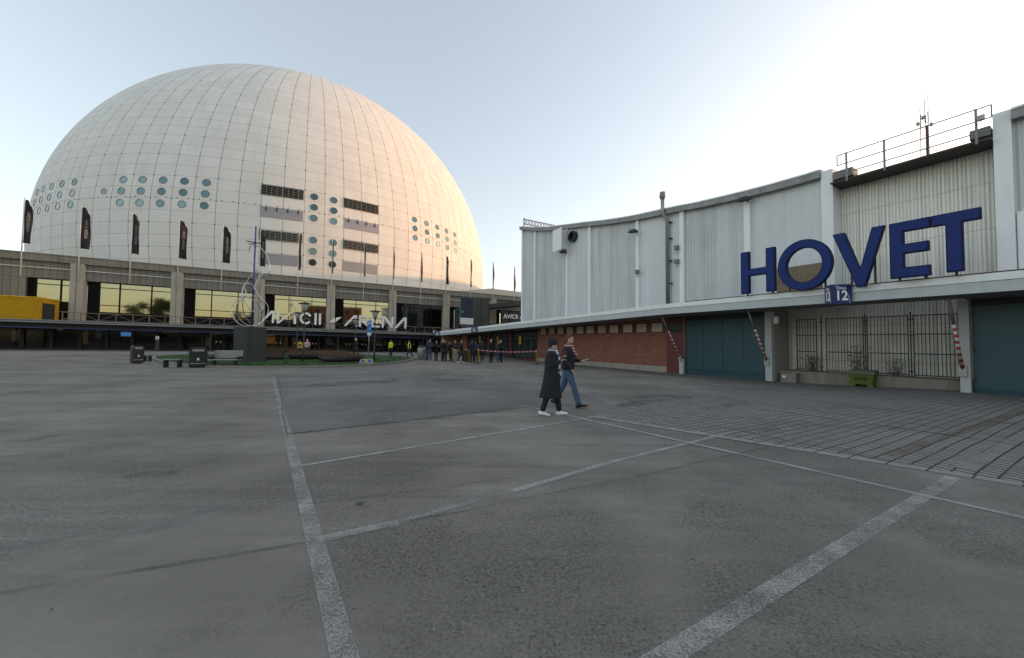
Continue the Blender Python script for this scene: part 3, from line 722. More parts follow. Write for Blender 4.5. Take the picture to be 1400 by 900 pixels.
# cube shaped entrance signs
def cube_sign(u, num, label, s=.62, entry=True):
    t = thing('entrance_sign', label, 'sign', HW(u, CAN - .3, ctop(u) - .5), group='blue cube signs on the canopy edge')
    # two faces set at an angle, seen from along the hall
    f = HW(u, CAN - .62, 0); a = HW(u + .36, CAN - .16, 0); b = HW(u - .46, CAN - .16, 0)
    z0, z1 = ctop(u) - .66, ctop(u) + .06
    mb = MB(); mb.prism([(p.x, p.y) for p in (a, f, b, HW(u - .05, CAN - .09, 0))], lambda x, y, h: Vector((x, y, h)), z0, z1); body = mb.build('sign_body', M['sign_blue'], t)
    for p, q in ((a, f), (f, b)):
        ex = (q - p).normalized(); nrm = Vector((ex.y, -ex.x, 0)); ln = (q - p).length; mid = (p + q) / 2 + nrm * .004; mid.z = z0 + (z1 - z0) * .40
        place_mesh(text_mesh(num, .50, .003, bold=.012), 'number', M['letter_white'], body, mid, ex * (.82 if ln > .5 else .8), Vector((0, 0, 1)))
        if entry:
            m2 = mid.copy(); m2.z = z0 + (z1 - z0) * .80
            place_mesh(text_mesh('Entré', .14, .003), 'lettering', M['letter_white'], body, m2, ex, Vector((0, 0, 1)))
        mb = MB(); pts = []
        for k in range(13):
            tt = math.pi * k / 24; rr = ln * .72
            c0 = p + ex * (ln * .17) + nrm * .004
            pts.append(c0 + ex * (rr * math.sin(tt)) + Vector((0, 0, z0 + .04 + (z1 - z0 - .10) * math.cos(tt))))
        mb.tube(pts, .006, 4); mb.build('arc_line', M['letter_white'], body)
    return t
cube_sign(5.85, '12', 'navy blue cube sign with white number twelve under the big letters')
cube_sign(37.5, '11', 'dark blue cube sign with white number eleven above the glass entrance doors', entry=False)
cube_sign(49.2, '10', 'blue cube sign at the far tip of the canopy', entry=False)
# wall lamps on pilasters, boxes, flue, vent
def wall_lamp(x, y, label):
    u, z = hpt(x, y, WALL - .2); t = thing('wall_lamp', label, 'floodlight', HW(u, WALL - .2, z), group='lamps on the hall wall')
    mb = MB(); mb.box(u - .03, u + .03, WALL - .55, WALL - .16, z - .03, z + .03, fn=HW); mb.build('arm', M['dark'], t)
    mb = MB(); mb.hexa([HW(u - .3, WALL - .75, z - .02), HW(u + .3, WALL - .75, z - .02), HW(u + .3, WALL - .3, z - .02), HW(u - .3, WALL - .3, z - .02), HW(u - .16, WALL - .65, z + .14), HW(u + .16, WALL - .65, z + .14), HW(u + .16, WALL - .4, z + .14), HW(u - .16, WALL - .4, z + .14)]); mb.build('lamp_shade', M['dark'], t)
wall_lamp(870, 318, 'dark floodlight high on the pilaster right of the round vent')
wall_lamp(774, 346, 'dark floodlight below the boxed round vent on the pale wall')
wall_lamp(1022, 275, 'dark floodlight under the roof edge above the first big letter')
def wall_box(x, y, label):
    u, z = hpt(x, y, WALL - .2); t = thing('alarm_box', label, 'wall box', HW(u, WALL - .2, z), group='small boxes on the pilasters')
    mb = MB(); mb.box(u - .12, u + .12, WALL - .36, WALL - .165, z - .13, z + .13, fn=HW); mb.build('housing', M['box_grey'], t)
    mb = MB(); mb.tube([HW(u + .02, WALL - .2, z - .13), HW(u + .08, WALL - .19, z - .3), HW(u + .02, WALL - .18, z - .4)], .012, 5); mb.build('cable', M['dark'], t)
wall_box(872, 372, 'small grey box with a dangling cable halfway up the third pilaster')
wall_box(926, 339, 'upper of two small grey boxes beside the flue pipe')
wall_box(926, 358, 'lower of two small grey boxes beside the flue pipe')
fl = thing('flue_pipe', 'tall galvanised flue pipe with a cowl rising above the roof edge', 'pipe', HW(14.95, 20.1, 3.8))
fu, fz = hpt(913, 400, WALL - .2)
mb = MB(); mb.tube([HW(fu, WALL - .2, ctop(fu) + .12), HW(fu, WALL - .2, 9.25), HW(fu + .12, WALL - .5, 9.7), HW(fu + .12, WALL - .5, 10.85)], .115, 12); mb.build('pipe', M['steel'], fl, True)
mb = MB(); mb.tube([HW(fu + .12, WALL - .5, 10.6), HW(fu + .12, WALL - .5, 10.75), HW(fu + .12, WALL - .5, 11.05)], [.13, .19, .16], 12); mb.build('cowl', M['grey_metal'], fl, True)
mb = MB(); mb.tube([HW(fu, WALL - .2, ctop(fu) + .3), HW(fu, WALL - .2, ctop(fu) + .1), HW(fu - .25, WALL - .3, ctop(fu) + .03)], .13, 10); mb.build('elbow', M['dark'], fl, True)
for z in (5.3, 6.7, 8.1, 9.1):
    mb = MB(); mb.box(fu - .22, fu - .1, WALL - .26, WALL - .003, z, z + .06, fn=HW); mb.build('bracket', M['dark'], fl)
vt = thing('vent_unit', 'pale boxed vent with a round dark duct high on the hall wall', 'vent', HW(24.9, 20, 10))
a0, a1 = hpt(768, 335, WALL - .4), hpt(779, 314, WALL - .4)
uA, uB = hpt(767.5, 325, WALL - .9)[0], hpt(779.5, 325, WALL - .9)[0]
mb = MB(); mb.box(24.55, 25.75, WALL - 1.0, WALL - .95, 9.35, 11.2, fn=HW); mb.build('cover', M['hall_white'], vt)
mb = MB(); mb.box(24.75, 25.6, WALL - .949, WALL - .17, 9.5, 11.1, fn=HW); mb.build('casing', M['hall_smooth'], vt)
mb = MB(); cu, cz = 24.1, 10.45
mb.strip([[HW(cu + r * math.cos(k * math.pi / 12), w, cz + r * math.sin(k * math.pi / 12)) for k in range(25)] for r, w in ((.46, WALL - .004), (.46, WALL - .30), (.33, WALL - .30), (.33, WALL - .02), (.05, WALL - .02))]); mb.build('round_duct', M['dark'], vt)
# railing on the middle roof
rl = thing('roof_railing', 'rusty steel railing along the roof over the middle bay', 'railing', HW(4.5, 19.95, 8.6))
for u in (6.11, 4.95, 3.80, 2.66):
    mb = MB(); mb.box(u - .03, u + .03, WALL - .58, WALL - .53, 8.45, 9.66, fn=HW); mb.build('post', M['rust'] if u in (3.80,) else M['grey_metal'], rl)
for z in (9.64, 9.22, 8.82):
    mb = MB(); mb.tube([HW(6.42, WALL - .55, z), HW(2.33, WALL - .55, z)], .02, 6); mb.build('rail', M['grey_metal'], rl)
mb = MB(); mb.tube([HW(6.42, WALL - .55, 9.64), HW(6.42, WALL - .55, 9.22)], .02, 6); mb.tube([HW(2.33, WALL - .55, 9.64), HW(2.33, WALL - .55, 9.22)], .02, 6); mb.build('end_bar', M['grey_metal'], rl)
ant = thing('antenna_mast', 'thin rooftop mast with small antennas behind the railing', 'antenna', HW(4.2, 22.6, 8.7))
ax, az = hpt(1266, 212, WALL + 2.2)[0], 8.7
mb = MB()
for du, dw in ((-.13, -.13), (.13, -.13), (0, .13)): mb.tube([HW(ax + du, WALL + 2.2 + dw, az), HW(ax + du * .8, WALL + 2.2 + dw * .8, az + 2.6)], .012, 5)
for i in range(8): mb.tube([HW(ax - .12, WALL + 2.07, az + .3 * i), HW(ax + .12, WALL + 2.07, az + .3 * i + .3)], .008, 4)
mb.build('lattice', M['rust'], ant)
mb = MB(); mb.tube([HW(ax, WALL + 2.2, az + 2.2), HW(ax, WALL + 2.2, az + 3.2)], .012, 5); mb.tube([HW(ax - .1, WALL + 2.2, az + 2.2), HW(ax - .1, WALL + 2.2, az + 3.35)], .010, 5); mb.tube([HW(ax + .14, WALL + 2.2, az + 2.0), HW(ax + .14, WALL + 2.2, az + 2.9)], .010, 5); mb.build('rod', M['grey_metal'], ant)
for du, z in ((.2, 2.2), (-.18, 2.0), (.05, 2.4)):
    mb = MB(); mb.box(ax + du - .04, ax + du + .04, WALL + 2.1, WALL + 2.25, az + z, az + z + .11, fn=HW); mb.build('aerial', M['steel'], ant)
fld = thing('roof_floodlight', 'small floodlight on the railing near its upper end', 'floodlight', HW(2.55, 19.9, 9.2))
mb = MB(); mb.box(2.46, 2.62, WALL - .68, WALL - .6, 9.2, 9.36, fn=HW); mb.build('lamp_head', M['steel'], fld)
mb = MB(); mb.tube([HW(2.66, WALL - .6, 9.1), HW(2.54, WALL - .64, 9.1), HW(2.54, WALL - .64, 9.2)], .012, 5); mb.build('bracket', M['dark'], fld)
tr = thing('roof_truss', 'low white lattice truss on the far corner of the hall roof', 'truss', HW(32, 21, 13.4))
mb = MB(); L = 5.2
top_, bot_ = [], []
for i in range(15):
    w = WALL + .1 + L * i / 14; top_.append(HW(31.9, w, 14.12)); bot_.append(HW(31.9, w, 13.62))
mb.tube([top_[0], top_[-1]], .05, 6); mb.tube([bot_[0], bot_[-1]], .05, 6); mb.build('chord', M['grey_metal'], tr)
mb = MB()
for i in range(14):
    mb.tube([top_[i], bot_[i + 1]], .035, 5); mb.tube([bot_[i], top_[i + 1]], .035, 5)
mb.build('lattice', M['grey_metal'], tr)
mb = MB(); mb.tube([HW(31.95, WALL + .05, 13.2), HW(31.95, WALL + .05, 14.25)], .07, 6); mb.build('post', M['grey_metal'], tr)
# recess: low wall, fence, weeds, box, sand bin
lw = tag(MB().box(3.26, 9.18, WALL + .55, WALL + 1.9, -.6, .34, fn=HW).build('low_wall', M['conc']), 'low stained concrete wall under the steel bar fence', 'wall')
fen = thing('bar_fence', 'dark steel bar fence with gate leaves in the recess below the letters', 'fence', HW(6, 21.6, .4))
px_edges = ((8.62, 7.83), (7.45, 6.15), (6.02, 4.78), (4.62, 3.34))
FW_ = WALL + 1.0
for a, b in px_edges:
    mb = MB(); z0, z1 = .42, 2.86
    for q in (a, b): mb.box(q - .016, q + .016, FW_ - .02, FW_ + .02, z0 - .05, z1, fn=HW)
    for z in (z1 - .05, 2.06, 1.28, z0 + .02): mb.box(b, a, FW_ - .02, FW_ + .02, z - .02, z + .02, fn=HW)
    pn = mb.build('fence_panel', M['black'], fen)
    mb = MB(); n = int((a - b) / .105)
    for i in range(1, n): u = b + (a - b) * i / n; mb.box(u - .009, u + .009, FW_ - .009, FW_ + .009, z0, z1 - .03, fn=HW)
    mb.build('bars', M['black'], pn)
for u in (7.64, 6.085, 4.70):
    mb = MB(); mb.box(u - .018, u + .018, FW_ - .02, FW_ + .02, .3, 2.95, fn=HW); p = mb.build('post', M['black'], fen)
    mb = MB()
    for z in (2.62, 2.0, .55): mb.box(u - .07, u + .07, FW_ - .05, FW_ - .03, z, z + .05, fn=HW)
    mb.build('hinge', M['dark'], p)
def weed(u, w, z, h, n, label, spread=.35):
    t = thing('weed', label, 'plant', HW(u, w, z), group='weeds behind the fence')
    mb = MB()
    for i in range(n):
        a = random.uniform(0, 6.28); d = random.uniform(.1, spread); hh = h * random.uniform(.5, 1)
        p0 = HW(u + random.uniform(-.1, .1), w, z); p1 = p0 + Vector((math.cos(a) * d * .5, math.sin(a) * d * .5, hh * .6)); p2 = p0 + Vector((math.cos(a) * d, math.sin(a) * d, hh))
        mb.tube([p0, p1, p2], [.008, .006, .003], 4)
    mb.build('stems', M['dry'], t)
    mb = MB()
    for i in range(n * 14):
        a = random.uniform(0, 6.28); d = spread * random.random(); q = HW(u, w, z) + Vector((math.cos(a) * d, math.sin(a) * d, h * (random.random() ** .8)))
        e = Vector((random.uniform(-1, 1), random.uniform(-1, 1), random.uniform(-1, 1))).normalized(); f = e.orthogonal().normalized()
        mb.poly([q, q + e * .05 + f * .02, q + e * .10, q + e * .05 - f * .02])
    mb.build('leaves', M['leaf'], t, fix=False)
weed(8.2, WALL + 1.45, .34, .75, 14, 'dark bushy weed at the left end of the fence', .42)
weed(6.55, WALL + 1.5, .34, 1.3, 16, 'tall dry weed behind the middle of the fence', .5)
weed(5.3, WALL + 1.5, .34, .7, 8, 'small weed behind the fence above the sand bin', .35)
eb = thing('utility_box', 'small grey box with a white label by the low wall', 'utility box', HW(8.55, 20.6, -.2))
g0 = HW(8.75, WALL + .2, 0); zg = ground(g0.x, g0.y)
mb = MB(); mb.box(8.35, 9.0, WALL + .16, WALL + .53, zg, zg + .42, fn=HW); mb.build('housing', M['box_grey'], eb)
mb = MB(); mb.box(8.33, 9.02, WALL + .14, WALL + .55, zg + .42, zg + .46, fn=HW); mb.build('lid', M['box_grey'], eb)
mb = MB(); mb.box(8.78, 8.92, WALL + .150, WALL + .158, zg + .22, zg + .32, fn=HW); mb.build('sticker', M['white'], eb)
sb = thing('sand_bin', 'olive green plastic sand bin with mottled lid in front of the fence', 'grit bin', HW(6.05, 20.6, -.1))
u0, u1 = hpt(1162, 520, WALL + .2)[0], hpt(1197, 522, WALL + .2)[0]
c0 = HW((u0 + u1) / 2, WALL + .2, 0); zg = ground(c0.x, c0.y) + .005; cu = (u0 + u1) / 2; hw = (u0 - u1) / 2; w0, w1 = WALL + .0, WALL + .52
mb = MB()
mb.hexa([HW(cu - hw * .82, w0 + .06, zg + .10), HW(cu + hw * .82, w0 + .06, zg + .10), HW(cu + hw * .82, w1 - .06, zg + .10), HW(cu - hw * .82, w1 - .06, zg + .10), HW(cu - hw, w0, zg + .52), HW(cu + hw, w0, zg + .52), HW(cu + hw, w1, zg + .52), HW(cu - hw, w1, zg + .52)])
body = mb.build('bin_body', M['green_plastic'], sb)
for s in (-1, 1):
    mb = MB(); a = cu + s * hw * .70; mb.box(a - .09, a + .09, w0 + .05, w1 - .05, zg, zg + .105, fn=HW); mb.build('foot', M['green_plastic'], sb)
mb = MB(); mb.hexa([HW(cu - hw * 1.1, w0 - .05, zg + .525), HW(cu + hw * 1.1, w0 - .05, zg + .525), HW(cu + hw * 1.1, w1 + .03, zg + .525), HW(cu - hw * 1.1, w1 + .03, zg + .525), HW(cu - hw * .98, w0 + .04, zg + .66), HW(cu + hw * .98, w0 + .04, zg + .66), HW(cu + hw * .98, w1 - .02, zg + .70), HW(cu - hw * .98, w1 - .02, zg + .70)]); mb.build('lid', M['green_lid'], sb)
ex = (-HD); place_mesh(text_mesh('SAND', .17, .004, bold=.004), 'lettering', M['black'], body, HW(cu, w0 + .018, zg + .33), ex, (Vector((0, 0, 1)) * .42 - HN * .045).normalized())
mat_ = tag(MB().box(9.02, 9.5, WALL - .5, WALL - .24, zg - .11, zg - .06, fn=HW).build('door_mat', M['black']), 'black rubber mat lying beside the teal door column', 'mat')
#PART3
# ------------------------------------------------------------------ the globe arena
G = Vector((-64.42, 118.47, 21.82)); GR = 55.0
DL, L0 = 3.575, 27.45            # meridian spacing and one known meridian
def gp(lon, lat, r=GR):
    a, b = R(lon), R(lat); return Vector((math.cos(b) * math.sin(a), -math.cos(b) * math.cos(a), math.sin(b))) * r + G
def globe_mat():
    n = N('white_globe_panels'); X, Y, Z = n.sep()
    lon = n.math('MULTIPLY', n.math('ARCTAN2', X, n.math('MULTIPLY', Y, -1)), 180 / math.pi)
    lat = n.math('MULTIPLY', n.math('ARCSINE', n.math('DIVIDE', Z, GR)), 180 / math.pi)
    cosl = n.math('COSINE', n.math('MULTIPLY', lat, math.pi / 180))
    a = n.math('DIVIDE', n.math('SUBTRACT', lon, L0 - 40 * DL), DL)
    b = n.math('DIVIDE', n.math('SUBTRACT', lat, 4.12 - 40 * 4.37), 4.37); b2 = n.math('MULTIPLY', b, 2)
    def edge(q): f = n.math('FRACT', q); return n.math('SUBTRACT', .5, n.math('ABSOLUTE', n.math('SUBTRACT', f, .5)))
    da = n.math('MULTIPLY', n.math('MULTIPLY', edge(a), DL * .96), cosl)          # metres (0.96 m per degree)
    db = n.math('MULTIPLY', edge(b), 4.37 * .96); db2 = n.math('MULTIPLY', edge(b2), 4.37 * .48)
    l1 = n.math('LESS_THAN', da, .055); l2 = n.math('LESS_THAN', db2, .045)
    node = n.math('LESS_THAN', n.math('ADD', n.math('MULTIPLY', da, da), n.math('MULTIPLY', db, db)), .016)
    d1 = n.math('MULTIPLY', n.math('MULTIPLY', edge(n.math('ADD', n.math('MULTIPLY', a, 2), .5)), DL * .48), cosl)
    d2 = n.math('MULTIPLY', n.math('SUBTRACT', lat, 4.30), .96)
    bolt = n.math('LESS_THAN', n.math('ADD', n.math('MULTIPLY', d1, d1), n.math('MULTIPLY', d2, d2)), .012)
    cv = n.n.new('ShaderNodeCombineXYZ'); n.link(n.math('FLOOR', a), cv.inputs[0]); n.link(n.math('FLOOR', b2), cv.inputs[1])
    wn = n.n.new('ShaderNodeTexWhiteNoise'); wn.noise_dimensions = '3D'; n.link(cv.outputs[0], wn.inputs['Vector'])
    f = n.math('ADD', n.math('MULTIPLY', wn.outputs['Value'], .45), n.math('MULTIPLY', n.noise(.09, 5, .6), .55))
    c = n.mix(f, (.69, .67, .62), (.79, .77, .72))
    st = n.ramp(n.noise(1, 4, .6, n.map((.5, .5, .05))), ((.45, 0), (.78, .4)))
    c = n.mix(st, c, (.55, .53, .475))
    c = n.mix(n.math('MULTIPLY', l2, .5), c, (.30, .29, .26)); c = n.mix(n.math('MULTIPLY', l1, .74), c, (.20, .18, .15))
    c = n.mix(n.math('MAXIMUM', node, bolt), c, (.10, .085, .07))
    n.col(c).set(.65, 0, .25)
    # each panel is slightly dished
    pa = n.math('FRACT', a); n.bump(n.math('MULTIPLY', n.math('SUBTRACT', 1, n.math('MAXIMUM', l1, l2)), 1.0), .25, .06)
    return n.m
globe = thing('globe_arena', 'giant white panelled spherical arena with round portholes', 'arena', G)
mb = MB(); rows = []
for i in range(97):
    lat = -26 + 116 * i / 96
    rows.append([gp(k * 360 / 240, min(lat, 89.95)) - G for k in range(241)])
mb.strip(rows)
dome = bpy.data.objects.new('shell', mb.mesh('shell', globe_mat(), True)); COL.objects.link(dome); dome.parent = globe
bm_ = bmesh.new(); bm_.from_mesh(dome.data); bmesh.ops.remove_doubles(bm_, verts=bm_.verts[:], dist=.001); bmesh.ops.recalc_face_normals(bm_, faces=bm_.faces[:]); bm_.to_mesh(dome.data); bm_.free()
def gframe(lon, lat):
    nrm = (gp(lon, lat) - G).normalized(); e = Vector((0, 0, 1)).cross(nrm).normalized(); return nrm, e, nrm.cross(e)
M['port_rim'] = plain('porthole_rim', (.16, .16, .15), .5)
M['port_inner'] = plain('porthole_reveal', (.36, .35, .33), .6)
M['port_dark'] = glassy('dark_porthole_glass', (.05, .055, .055), .2, .5)
PG = [M['port_glass'], glassy('pale_porthole_glass', (.20, .275, .265), .2, .8), glassy('deep_porthole_glass', (.095, .155, .155), .1, .85)]
def porthole(lon, lat, r=.60, dark=False, grey=False):
    nrm, e, t = gframe(lon, lat); c = gp(lon, lat)
    fn = lambda a, b, h: c + e * a + t * b + nrm * h
    ring = lambda rr, h: [fn(rr * math.cos(k * math.pi / 14), rr * math.sin(k * math.pi / 14), h) for k in range(29)]
    mb = MB(); mb.strip([ring(r + .06, .0), ring(r + .06, .06), ring(r, .05), ring(r, .012)]); o = mb.build('porthole', M['port_inner' if grey else 'port_rim'], globe, fix=True)
    mb = MB(); mb.poly(ring(r, .010)[:-1]); mb.build('pane', M['port_inner'] if grey else M['port_dark'] if dark else random.choice(PG), o)
for k in range(5):
    for lat in (7.50, 5.32, 3.12):
        porthole(-2.93 + 3.572 * k, lat); porthole(-13.75 - 3.575 * k, lat + .15); porthole(50.76 + 3.60 * k, lat)
for lon in (29.13, 32.69):
    for i, lat in enumerate((7.42, 5.21, 3.0, -1.37, -3.58, -5.75)): porthole(lon, lat, dark=(i == 5))
porthole(-6.4, 5.35, .5, grey=True)
M['louvre'] = plain('louvre_slats', (.19, .195, .175), .6, var=.2); M['louvre_back'] = plain('louvre_back', (.02, .02, .018), .8)
M['grey_panel'] = plain('grey_zinc_panel', (.30, .30, .315), .5, var=.1, scale=.6)
def gpatch(mb, a0, a1, b0, b1, h, nl=5):
    mb.strip([[gp(a0 + (a1 - a0) * i / nl, b, GR + h) for i in range(nl + 1)] for b in (b0, b1)])
for a0, a1 in ((20.18, 27.25), (34.55, 41.68)):
    for b0, b1 in ((6.38, 8.42), (-2.22, -.42)):
        for h0, h1 in ((a0, (a0 + a1) / 2 - .06), ((a0 + a1) / 2 + .06, a1)):
            mb = MB(); gpatch(mb, h0, h1, b0, b1, .03); lv = mb.build('louvre', M['louvre_back'], globe)
            mb = MB(); ns = 6
            for i in range(ns):
                q = b0 + (b1 - b0) * (i + .15) / ns; q2 = b0 + (b1 - b0) * (i + .75) / ns
                P_ = [[gp(h0 + (h1 - h0) * k / 5, q, GR + .28) for k in range(6)], [gp(h0 + (h1 - h0) * k / 5, q2, GR + .06) for k in range(6)]]
                mb.strip(P_)
            for k in range(1, 4): a = h0 + (h1 - h0) * k / 4; mb.tube([gp(a, b0, GR + .2), gp(a, b1, GR + .2)], .05, 4)
            mb.build('slats', M['louvre'], lv, fix=False)
    for b0, b1 in ((1.98, 4.05), (-6.85, -4.78)):
        mb = MB(); gpatch(mb, a0, a1, b0, b1, .03, 10); gpn = mb.build('grey_panel', M['grey_panel'], globe)
        if b0 > 0:
            mb = MB()
            for k in range(4):
                a = a0 + (a1 - a0) * (k + .55) / 4
                mb.tube([gp(a, b1 - .05, GR + .1), gp(a, b1 - .75, GR + .1)], .10, 6)
            mb.build('marks', M['black'], gpn)

# ------------------------------------------------------------------ the entrance building in front of the globe
VF = 58.24
ann = thing('entrance_building', 'long low concrete building with mirrored windows and column fins below the globe', 'building', AW(0, VF, 0))
def AB(name, mat, parts, parent=None):
    mb = MB()
    for q in parts: mb.box(*q, fn=AW)
    return mb.build(name, mat, parent or ann)
U0, U1 = -75, 62
def ribbed(name, c, dark, axis):
    n = N(name); X, Y, Z = n.sep()
    a = n.math('ADD', n.math('MULTIPLY', X, axis.x), n.math('MULTIPLY', Y, axis.y))
    g = n.math('LESS_THAN', n.math('FRACT', n.math('DIVIDE', a, .55)), .10)
    h = n.math('LESS_THAN', n.math('FRACT', n.math('DIVIDE', Z, .42)), .05)
    st = n.ramp(n.noise(1, 4, .6, n.map((2, 2, .2))), ((.4, 0), (.7, .7)))
    n.col(n.mix(n.math('MAXIMUM', n.math('MAXIMUM', n.math('MULTIPLY', g, .75), n.math('MULTIPLY', h, .4)), n.math('MULTIPLY', st, .5)), c, dark)).set(.85, 0, .3)
    n.bump(n.math('MULTIPLY', n.math('MAXIMUM', g, h), -1), .5, .03); return n.m
M['ribbed'] = ribbed('ribbed_concrete', (.225, .205, .175), (.075, .066, .055), AD)
AB('wall', M['ribbed'], [(U0, U1, VF, VF + .35, 7.34, 9.1), (U0, -26.4, VF + .02, VF + .35, 3.0, 7.335)])
AB('parapet', M['conc'], [(U0, U1, VF - .35, VF + .4, 9.103, 9.80), (U0, U1, VF - .42, VF + .4, 9.803, 9.90)])
AB('roof', M['conc'], [(U0, U1, VF + .41, VF + 26, 9.2, 9.5)])
AB('end_wall', M['conc'], [(U0, U0 + .3, VF + .42, VF + 26, -1, 9.18), (U1 - .3, U1, VF + .42, VF + 26, -1, 9.18)])
AB('pipe_rail', M['white'], [(U0, U1, VF - .20, VF - .14, 8.38, 8.44)])
cols = [-30.8, -22.55, -14.25, -6.05, 2.25, 10.6, 18.9, 27.2, 35.5, 43.8, 52.1]
for u in cols:
    mb = MB(); mb.prism([(u - .50, VF - .45), (u + .50, VF - .45), (u + .58, VF + .3), (u - .58, VF + .3)], lambda a, b, h: AW(a, b, h), 2.76, 9.1)
    o = mb.build('column', M['conc_light'], ann)
    AB('groove', M['conc'], [(u - .04, u + .04, VF - .47, VF - .452, 2.76, 9.1)], o)
M['frame_black'] = plain('dark_window_frame', (.013, .013, .012), .9, spec=.1)
for i, u in enumerate(cols[:-1]):
    a, b = u + .6, cols[i + 1] - .6
    gap = .95 if i else 4.4
    if i == 0: AB('wall', M['ribbed'], [(a, a + gap - .8, VF + .025, VF + .35, 3.0, 7.33)])
    AB('dark_recess', M['frame_black'], [(a, a + gap - .02, VF + .4, VF + .5, 2.9, 7.33)])
    lo = a + gap
    # window: pane behind, mullions in front
    f = AB('window', M['frame_black'], [(lo, b, VF + .04, VF + .2, 7.24, 7.335), (lo, b, VF + .04, VF + .2, 3.9, 4.02), (lo, lo + .1, VF + .04, VF + .2, 4.02, 7.24)] + [(lo, b, VF + .06, VF + .16, z - .035, z + .035) for z in (6.72, 4.78)] + [(q - .035, q + .035, VF + .05, VF + .17, 4.02, 7.24) for q in ([lo + (b - lo) * .28, lo + (b - lo) * .72] if i else [lo + (b - lo) * .72])])
    AB('pane', M['gold_glass' if u < 3 else 'black_glass'], [(lo, b, VF + .175, VF + .195, 4.0, 7.26)], f)
    AB('spandrel', M['frame_black'], [(a, b, VF + .3, VF + .42, 2.2, 3.88)])
# ground floor glazing and doors
AB('glass_front', M['dark_glass'], [(U0, 60, VF + .05, VF + .08, -1.5, 2.9)])
for k in range(56):
    u = -60 + 2.1 * k
    AB('mullion', M['dark'], [(u - .13, u + .13, VF - .12, VF + .04, -1.2, 2.55)])
AB('transom', M['dark'], [(U0, 60, VF - .06, VF + .045, 1.72, 1.84)])
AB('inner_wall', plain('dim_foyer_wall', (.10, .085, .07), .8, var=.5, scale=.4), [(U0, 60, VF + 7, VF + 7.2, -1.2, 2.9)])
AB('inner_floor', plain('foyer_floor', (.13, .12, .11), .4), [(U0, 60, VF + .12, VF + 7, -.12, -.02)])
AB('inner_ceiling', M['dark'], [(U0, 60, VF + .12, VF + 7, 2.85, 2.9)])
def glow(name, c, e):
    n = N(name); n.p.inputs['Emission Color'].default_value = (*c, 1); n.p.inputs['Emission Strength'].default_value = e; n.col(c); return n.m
M['warm_lit'] = glow('warm_added_glow', (.9, .36, .08), .16); M['warm_dim'] = glow('dim_added_glow', (.8, .45, .2), .06); M['cool_lit'] = glow('cool_added_glow', (.25, .5, .6), .05)  # emission for glow boxes added behind the entrance glass
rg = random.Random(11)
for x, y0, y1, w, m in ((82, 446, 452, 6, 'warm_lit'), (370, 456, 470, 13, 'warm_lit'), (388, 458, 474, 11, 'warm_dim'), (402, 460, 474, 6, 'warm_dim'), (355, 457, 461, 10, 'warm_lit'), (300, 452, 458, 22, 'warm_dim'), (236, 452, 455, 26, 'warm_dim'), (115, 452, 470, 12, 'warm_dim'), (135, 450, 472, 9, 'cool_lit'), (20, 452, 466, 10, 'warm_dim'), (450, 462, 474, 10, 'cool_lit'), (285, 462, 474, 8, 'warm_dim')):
    a_, b_ = apt(x - w / 2, y1, VF + 3.5), apt(x + w / 2, y0, VF + 3.5); AB('added_glow_box', M[m], [(a_[0], b_[0], VF + 3.5, VF + 3.55, a_[1], b_[1])])  # added glowing boxes; the orange ones stand in for sunlit reflections in the glass
for k in range(26):
    u = -34 + k * 2.1 + rg.uniform(-.6, .6); h_ = rg.uniform(.8, 1.9); v_ = VF + rg.uniform(1.5, 5)
    AB('foyer_counter', M['box_grey' if k % 3 else 'maroon'], [(u, u + rg.uniform(.5, 1.4), v_, v_ + .6, -.02, h_)])
AB('transom', M['dark'], [(U0, 60, VF - .06, VF + .045, -.6, -.02)])
for k in range(14):
    u = -11.2 + 2.1 * k + 1.05
    d = AB('door', M['dark'], [(u - .05, u + .05, VF - .10, VF + .03, -.02, 1.72)])
    for s in (-1, 1):
        mb = MB(); mb.box(u + s * .22 - .06, u + s * .22 + .06, VF - .03, VF + .04, .85, 1.05, fn=AW); mb.build('handle', M['chrome'], d)
for k in range(10):
    u = 9.0 + 2.1 * k - .9
    AB('blind', M['box_grey'], [(u + .2, u + 1.75, VF + .02, VF + .045, .95, 1.70)])
# canopy with edge beams
AB('canopy', M['conc'], [(U0, 27, 52.5, VF - .46, 2.56, 2.74)])
AB('canopy_edge', M['grey_metal'], [(U0, 27, 52.30, 52.49, 2.50, 2.62), (U0, 27, 52.38, 52.49, 2.70, 2.80)])
AB('dark_beam', M['dark'], [(U0, 27, 53.3, 53.6, 2.0, 2.50)])
AB('blue_beam', plain('blue_rail_paint', (.02, .045, .16), .4), [(U0, 27, 52.9, 53.1, 1.98, 2.06)])
for u in (-29.2, -27, -10, 3, 14, 24): AB('canopy_post', M['dark'], [(u - .07, u + .07, 53.15, 53.29, -1, 2.5)])
sg = thing('toilet_sign', 'small white sign hanging under the entrance canopy by the doors', 'sign', AW(-9.3, 55, 1.4))
q = apt(215.5, 462, 53.2); mb = MB(); mb.box(q[0] - .14, q[0] + .14, 53.1, 53.13, q[1] - .17, q[1] + .17, fn=AW); mb.build('sign_plate', M['white'], sg)
mb = MB(); mb.box(q[0] - .03, q[0] + .03, 53.08, 53.097, q[1] - .08, q[1] + .09, fn=AW); mb.build('pictogram', M['black'], sg)
mb = MB(); mb.box(q[0] - .16, q[0] + .16, 53.131, 53.30, ground(*AW(q[0], 53, 0).to_2d()) - ashear(q[0]), q[1] - .18, fn=AW); mb.build('stand', M['dark'], sg)
scr = thing('info_screen', 'glowing blue screen hanging under the canopy', 'screen', AW(-12, 53, 1.6))
q0, q1 = apt(165, 453.5, 53.05), apt(180, 460.5, 53.05)
mb = MB(); mb.box(q0[0], q1[0], 53.02, 53.12, q1[1], q0[1], fn=AW); sc_ = mb.build('casing', M['black'], scr)
